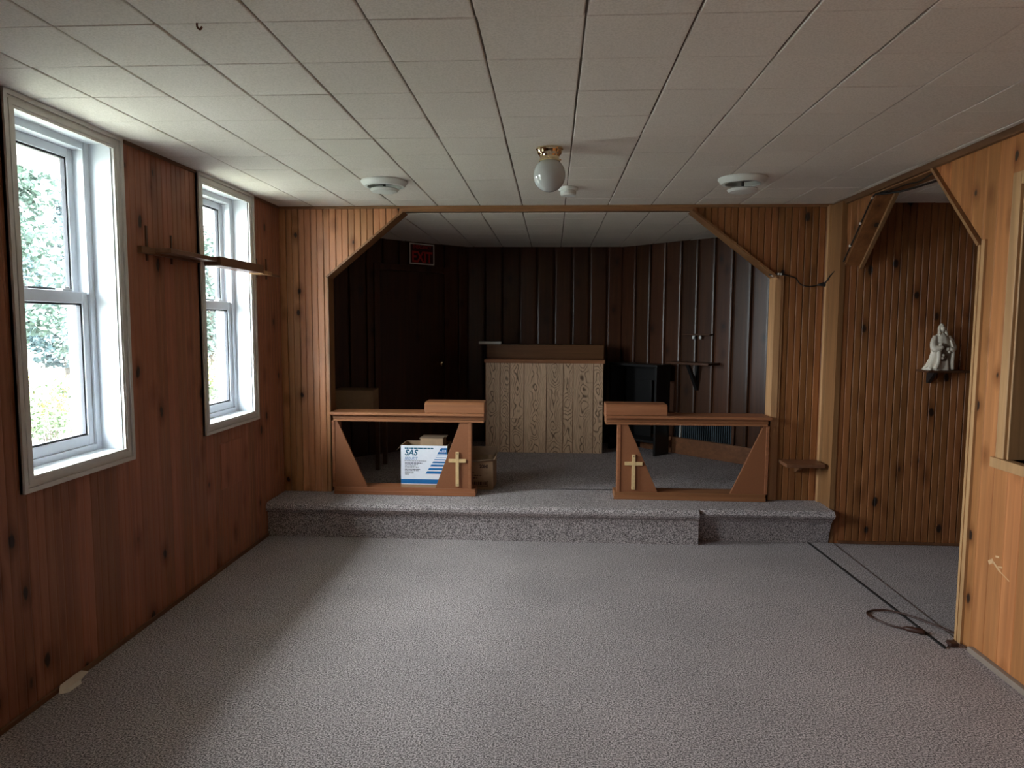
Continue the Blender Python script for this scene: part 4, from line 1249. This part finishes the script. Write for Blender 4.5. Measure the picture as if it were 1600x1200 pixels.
# ------------------------------------------------------------------ long shelf across window 2
root = tag(empty('plank_shelf', (XL, 4.0, 1.85)), 'long brown plank shelf crossing the far window', 'shelf')
mb = MB(); mb.box(XL + 0.010, XL + 0.100, 3.42, 3.905, 1.853, 1.876); mb.build('shelf_board', SHELFWOOD, root, bevel=0.003)
mb = MB(); mb.box(XL + 0.022, XL + 0.120, 3.905, 4.50, 1.830, 1.882); mb.build('shelf_board', SHELFWOOD, root, bevel=0.003)
mb = MB(); mb.box(XL + 0.022, XL + 0.110, 4.50, 4.66, 1.826, 1.850); mb.build('end_piece', PINE_TRIM, root, bevel=0.002)
mb = MB(); mb.box(XL, XL + 0.018, 4.61, 5.02, 1.838, 1.853); mb.build('cleat', SHELFWOOD, root)
mb = MB(); mb.box(XL, XL + 0.022, 3.30, 3.866, 1.842, 1.875); mb.build('cleat', SHELFWOOD, root)
for yy, h in ((3.375, 0.13), (3.60, 0.11), (4.66, 0.09), (4.82, 0.10)):
    mb = MB(); mb.box(XL, XL + 0.006, yy - 0.007, yy + 0.007, 1.81, 1.85 + h)
    mb.build('bracket', SHELFDARK, root)

# flush hatch under window 2
root = tag(empty('wall_hatch', (XL, 4.21, 0.63)), 'flush two-board patch in the pine wall under the far window', 'hatch')
for (a, b) in ((4.070, 4.212), (4.216, 4.36)):
    mb = MB(); mb.box(XL - 0.002, XL + 0.006, a, b, 0.49, 0.772); mb.build('hatch_board', PINE_L, root, bevel=0.002)

# torn paper at the foot of the wall
mb = MB()
mb.face([(XL + 0.020, 2.60, 0.001), (XL + 0.016, 2.615, 0.032), (XL + 0.020, 2.70, 0.036), (XL + 0.030, 2.72, 0.002)])
mb.face([(XL + 0.030, 2.72, 0.002), (XL + 0.020, 2.70, 0.036), (XL + 0.022, 2.735, 0.034), (XL + 0.030, 2.77, 0.012)])
mb.face([(XL + 0.020, 2.60, 0.001), (XL + 0.030, 2.72, 0.002), (XL + 0.055, 2.69, 0.001), (XL + 0.05, 2.62, 0.001)])
o = mb.build('paper_scrap', PAPER)
sm = o.modifiers.new('thick', 'SOLIDIFY'); sm.thickness = 0.0012
tag(o, 'torn scrap of white paper at the foot of the window wall', 'paper')

# ------------------------------------------------------------------ threshold strip, cables
mb = MB()
mb.prism([(1.800, 4.84, 0.0), (1.955, 4.84, 0.0), (1.955, 3.37, 0.0), (1.865, 3.27, 0.0)], (0, 0, 0.007))
ts = tag(mb.build('threshold_strip', CARPET), 'raised carpet strip along the alcove doorway', 'carpet strip')
mb = MB(); mb.bar((1.794, 4.84, 0.0), (1.856, 3.262, 0.0), (1, 0, 0), 0.010, (0, 0, 1), 0.0075)
mb.build('seam_gap', RUBBER, ts)  # black bar standing in for the shadowed seam gap beside the strip

mb = MB()
y = YW - 0.012
pts = [(OR_ - 0.05, YW + 0.02, 1.862), (OR_ - 0.005, YW - 0.022, 1.868), (1.60, y - 0.006, 1.868), (1.66, y, 1.855), (1.71, y, 1.838), (1.735, y, 1.805), (1.77, y, 1.785), (1.82, y, 1.782), (1.865, y, 1.792)]
mb.tube(spline(pts, 6), 0.0042, 8)
pts2 = [(1.905, y - 0.01, 1.800), (1.918, YW - 0.045, 1.828), (1.926, YW - 0.06, 1.850), (1.935, 4.935, 1.885), (1.949, 4.895, 1.905), (1.953, 4.70, 2.085), (1.953, 4.50, 2.270), (1.957, 4.44, 2.308)]
mb.tube(spline(pts2, 6), 0.005, 8)
pts3 = [(1.957, 4.44, 2.308), (1.975, 4.30, 2.300), (1.99, 4.15, 2.303), (1.99, 4.0, 2.292), (1.985, 3.90, 2.300), (1.98, 3.80, 2.312)]
mb.tube(spline(pts3, 6), 0.0045, 8)
pts4 = [(1.957, 4.44, 2.304), (2.04, 4.30, 2.296), (2.06, 4.05, 2.290), (2.06, 3.84, 2.285)]
mb.tube(spline(pts4, 6), 0.007, 8)
root = tag(empty('wall_cable', (1.75, y, 1.80)), 'black cable stapled over the opening and along the alcove doorway', 'cable')
mb.build('cable', RUBBER, root, smooth=True)
mb = MB(); mb.tube([(1.862, y, 1.792), (1.885, y, 1.794), (1.905, y, 1.796), (1.935, y, 1.795), (1.945, y, 1.795)], [0.006, 0.011, 0.016, 0.016, 0.010], 10)
mb.build('connector', RUBBER, root, smooth=True)
for p in ((OR_ - 0.028, YW + 0.008, 1.858), (1.604, y - 0.008, 1.866), (1.585, YW - 0.024, 1.868), (1.944, 4.905, 1.897), (1.948, 4.76, 2.03), (1.948, 4.62, 2.155), (1.950, 4.47, 2.288)):
    mb = MB(); mb.box(p[0] - 0.006, p[0] + 0.006, p[1] - 0.006, p[1] + 0.006, p[2] - 0.007, p[2] + 0.007)
    mb.build('clip', STAPLE, root, bevel=0.002)

root = tag(empty('extension_cord', (1.80, 3.42, 0.0)), 'brown cord with plug lying across the threshold strip', 'cord')
pts = [(1.985, 3.385, 0.016), (1.95, 3.42, 0.020), (1.90, 3.52, 0.019), (1.84, 3.61, 0.019), (1.78, 3.665, 0.014), (1.71, 3.68, 0.006), (1.665, 3.645, 0.006), (1.665, 3.58, 0.006), (1.71, 3.50, 0.006), (1.762, 3.452, 0.010)]
mb = MB(); mb.tube(spline(pts, 8), 0.0048, 8); mb.build('cord', BROWNPLUG, root, smooth=True)
mb = MB(); mb.tube([(1.758, 3.456, 0.012), (1.770, 3.446, 0.013), (1.790, 3.432, 0.015), (1.825, 3.408, 0.015), (1.835, 3.402, 0.014)], [0.006, 0.012, 0.0145, 0.0145, 0.010], 10); mb.build('plug', BROWNPLUG, root, smooth=True)
mb = MB(); mb.box(1.885, 1.925, 3.275, 3.315, 0.002, 0.022)
tag(mb.build('floor_block', BROWNPLUG, bevel=0.004), 'small dark block at the end of the threshold strip', 'block')

# ------------------------------------------------------------------ outside
GZ = -0.75
gm, nt, bs = new_mat('pale_gravel')
gn = noise_tex(nt, coords(nt, (0.8, 0.8, 0.8)), 1.0, 5, 0.65)
nt.links.new(ramp(nt, gn, [(0.42, (0.07, 0.08, 0.045)), (0.55, (0.17, 0.165, 0.145))]), bs.inputs['Base Color'])
bs.inputs['Roughness'].default_value = 0.9
mb = MB(); mb.box(-60, -2.4, -30, 80, GZ - 0.3, GZ)
tag(mb.build('ground', gm), 'pale gravel yard outside the windows', 'ground', kind='structure')
LEAF = [leaf_mat('blue_green_leaves', (0.016, 0.034, 0.039), (0.045, 0.080, 0.084)), leaf_mat('mid_green_leaves', (0.020, 0.038, 0.032), (0.052, 0.083, 0.058)),
        leaf_mat('dark_needles', (0.009, 0.018, 0.021), (0.026, 0.042, 0.045))]
BUSHLEAF = leaf_mat('bright_weeds', (0.030, 0.050, 0.022), (0.070, 0.098, 0.042))
YELLOW = leaf_mat('yellow_blossom', (0.16, 0.115, 0.02), (0.24, 0.18, 0.035))
BARK = plain('grey_bark', (0.07, 0.055, 0.045), 0.9, 0.2, 8)


def leaf_cloud(mb, rnd, centre, rad, n, size, mi=0):
    for _ in range(n):
        while True:
            p = V3((rnd.uniform(-1, 1), rnd.uniform(-1, 1), rnd.uniform(-1, 1)))
            if 0.25 < p.length < 1: break
        p = V3(centre) + V3((p.x * rad[0], p.y * rad[1], p.z * rad[2]))
        a = V3((rnd.gauss(0, 1), rnd.gauss(0, 1), rnd.gauss(0, 0.6))).normalized()
        b = a.orthogonal().normalized()
        b = (b * math.cos(rnd.uniform(0, 6.28)) + a.cross(b) * math.sin(rnd.uniform(0, 6.28))).normalized()
        s = size * rnd.uniform(0.6, 1.3)
        mb.face([p - a * s, p + b * s * 0.55, p + a * s, p - b * s * 0.55], mi)


def tree_proto(seed, h, spread, mi, conifer):
    r = random.Random(seed)
    root = empty('roadside_tree', (0, 0, 0))
    t = MB(); t.tube([(0, 0, 0), (0.05, 0.02, h * 0.35), (-0.05, 0.05, h * 0.7), (0, 0, h * 0.95)], [0.16, 0.12, 0.07, 0.02], 8)
    for k in range(7):
        z = h * (0.25 + 0.09 * k); an = r.uniform(0, 6.28); L = spread * 0.6 * (1 - k / 12)
        t.tube([(0, 0, z), (L * 0.5 * math.cos(an), L * 0.5 * math.sin(an), z + 0.25), (L * math.cos(an), L * math.sin(an), z + 0.6)], [0.05, 0.03, 0.012], 6)
    local_obj(t, 'trunk', BARK, root, smooth=True)
    c = MB()
    if conifer:
        for k in range(12):
            f = k / 11
            rr = spread * (1 - f * 0.9)
            for q in range(max(3, int(8 * (1 - f)))):
                an = r.uniform(0, 6.28)
                leaf_cloud(c, r, (rr * 0.6 * math.cos(an), rr * 0.6 * math.sin(an), h * (0.10 + 0.88 * f)), (rr * 0.42 + 0.1, rr * 0.42 + 0.1, 0.28), 60, 0.13)
    else:
        for k in range(30):
            an, z = r.uniform(0, 6.28), r.uniform(0.22, 0.98)
            rr = spread * math.sqrt(max(0.03, 1 - ((z - 0.55) / 0.5) ** 2)) * r.uniform(0.35, 0.95)
            leaf_cloud(c, r, (rr * math.cos(an), rr * math.sin(an), h * z), (0.62, 0.62, 0.60), 170, 0.10)
    o = local_obj(c, 'crown', LEAF[mi], root)
    return root


def copy_tree(o, parent=None):
    c = o.copy(); COL.objects.link(c)
    if parent is not None: c.parent = parent
    for ch in list(o.children): copy_tree(ch, c)
    return c


protos = [tree_proto(1, 6.9, 1.05, 0, False), tree_proto(2, 7.4, 1.30, 2, True), tree_proto(3, 6.3, 1.05, 1, False)]
kinds = ['blue green leafy tree in the row beyond the windows', 'dark narrow evergreen in the row beyond the windows', 'mid green leafy tree in the row beyond the windows']
rr = random.Random(21)
used = [False] * 3
spots = []
for i in range(9):
    spots.append((-13.2, 13.2 + i * 3.35 + rr.uniform(-0.05, 0.05), (0, 2, 0, 1, 2)[i % 5]))
for i in range(8):
    spots.append((-16.4, 17.2 + i * 3.35 + rr.uniform(-0.05, 0.05), (1, 0, 2, 1)[i % 4]))
for i in range(8):
    spots.append((-19.6, 20.4 + i * 3.4, (1, 0)[i % 2]))
for (x, y, k) in [p for p in spots if 1.1 < -p[1] / p[0] < 2.7]:
    o = protos[k] if not used[k] else copy_tree(protos[k])
    used[k] = True
    o.location = (x, y, GZ); o.rotation_euler = (0, 0, rr.uniform(0, 6.28))
    s = rr.uniform(0.86, 1.02); o.scale = (s, s, s)
    tag(o, kinds[k], 'tree', 'trees beyond the windows: ' + ('blue green', 'evergreen', 'mid green')[k])


def bush_proto(seed, w, h, yellow):
    r = random.Random(seed)
    root = empty('roadside_bush', (0, 0, 0))
    s = MB()
    for k in range(12):
        an = r.uniform(0, 6.28); L = w * r.uniform(0.3, 0.8)
        s.tube([(0.1 * math.cos(an), 0.1 * math.sin(an), 0), (L * 0.6 * math.cos(an), L * 0.6 * math.sin(an), h * 0.5), (L * math.cos(an), L * math.sin(an), h * r.uniform(0.7, 0.95))], [0.014, 0.010, 0.005], 5)
    local_obj(s, 'stem', BARK, root)
    c = MB()
    for k in range(15):
        an, q = r.uniform(0, 6.28), w * r.uniform(0.1, 0.85)
        leaf_cloud(c, r, (q * math.cos(an), q * math.sin(an), h * r.uniform(0.25, 0.85)), (0.34, 0.34, 0.3), 90, 0.065)
    local_obj(c, 'foliage', BUSHLEAF, root)
    if yellow:
        c = MB()
        for k in range(26):
            an, q = r.uniform(0, 6.28), w * r.uniform(0.1, 1.0)
            leaf_cloud(c, r, (q * math.cos(an), q * math.sin(an), h * r.uniform(0.55, 1.05)), (0.14, 0.14, 0.10), 26, 0.038)
        local_obj(c, 'blossom', YELLOW, root)
    return root


bp = [bush_proto(5, 0.9, 1.5, True), bush_proto(6, 0.8, 1.9, False)]
bl = ['yellow flowering weed clump outside below the trees', 'tall green weed clump outside below the trees']
used = [False, False]
for i in range(20):
    k = (0, 1, 0, 0)[i % 4]
    o = bp[k] if not used[k] else copy_tree(bp[k])
    used[k] = True
    yy = 12.0 + (i // 2) * 1.75 + rr.uniform(-0.1, 0.1)
    o.location = ((-9.2, -10.9)[i % 2] + rr.uniform(-0.1, 0.1), yy + (0.8 if i % 2 else 0), GZ); o.rotation_euler = (0, 0, rr.uniform(0, 6.28))
    s = rr.uniform(0.70, 0.85); o.scale = (s, s, s)
    tag(o, bl[k], 'bush', ('yellow flowering weed clumps outside', 'tall green weed clumps outside')[k])
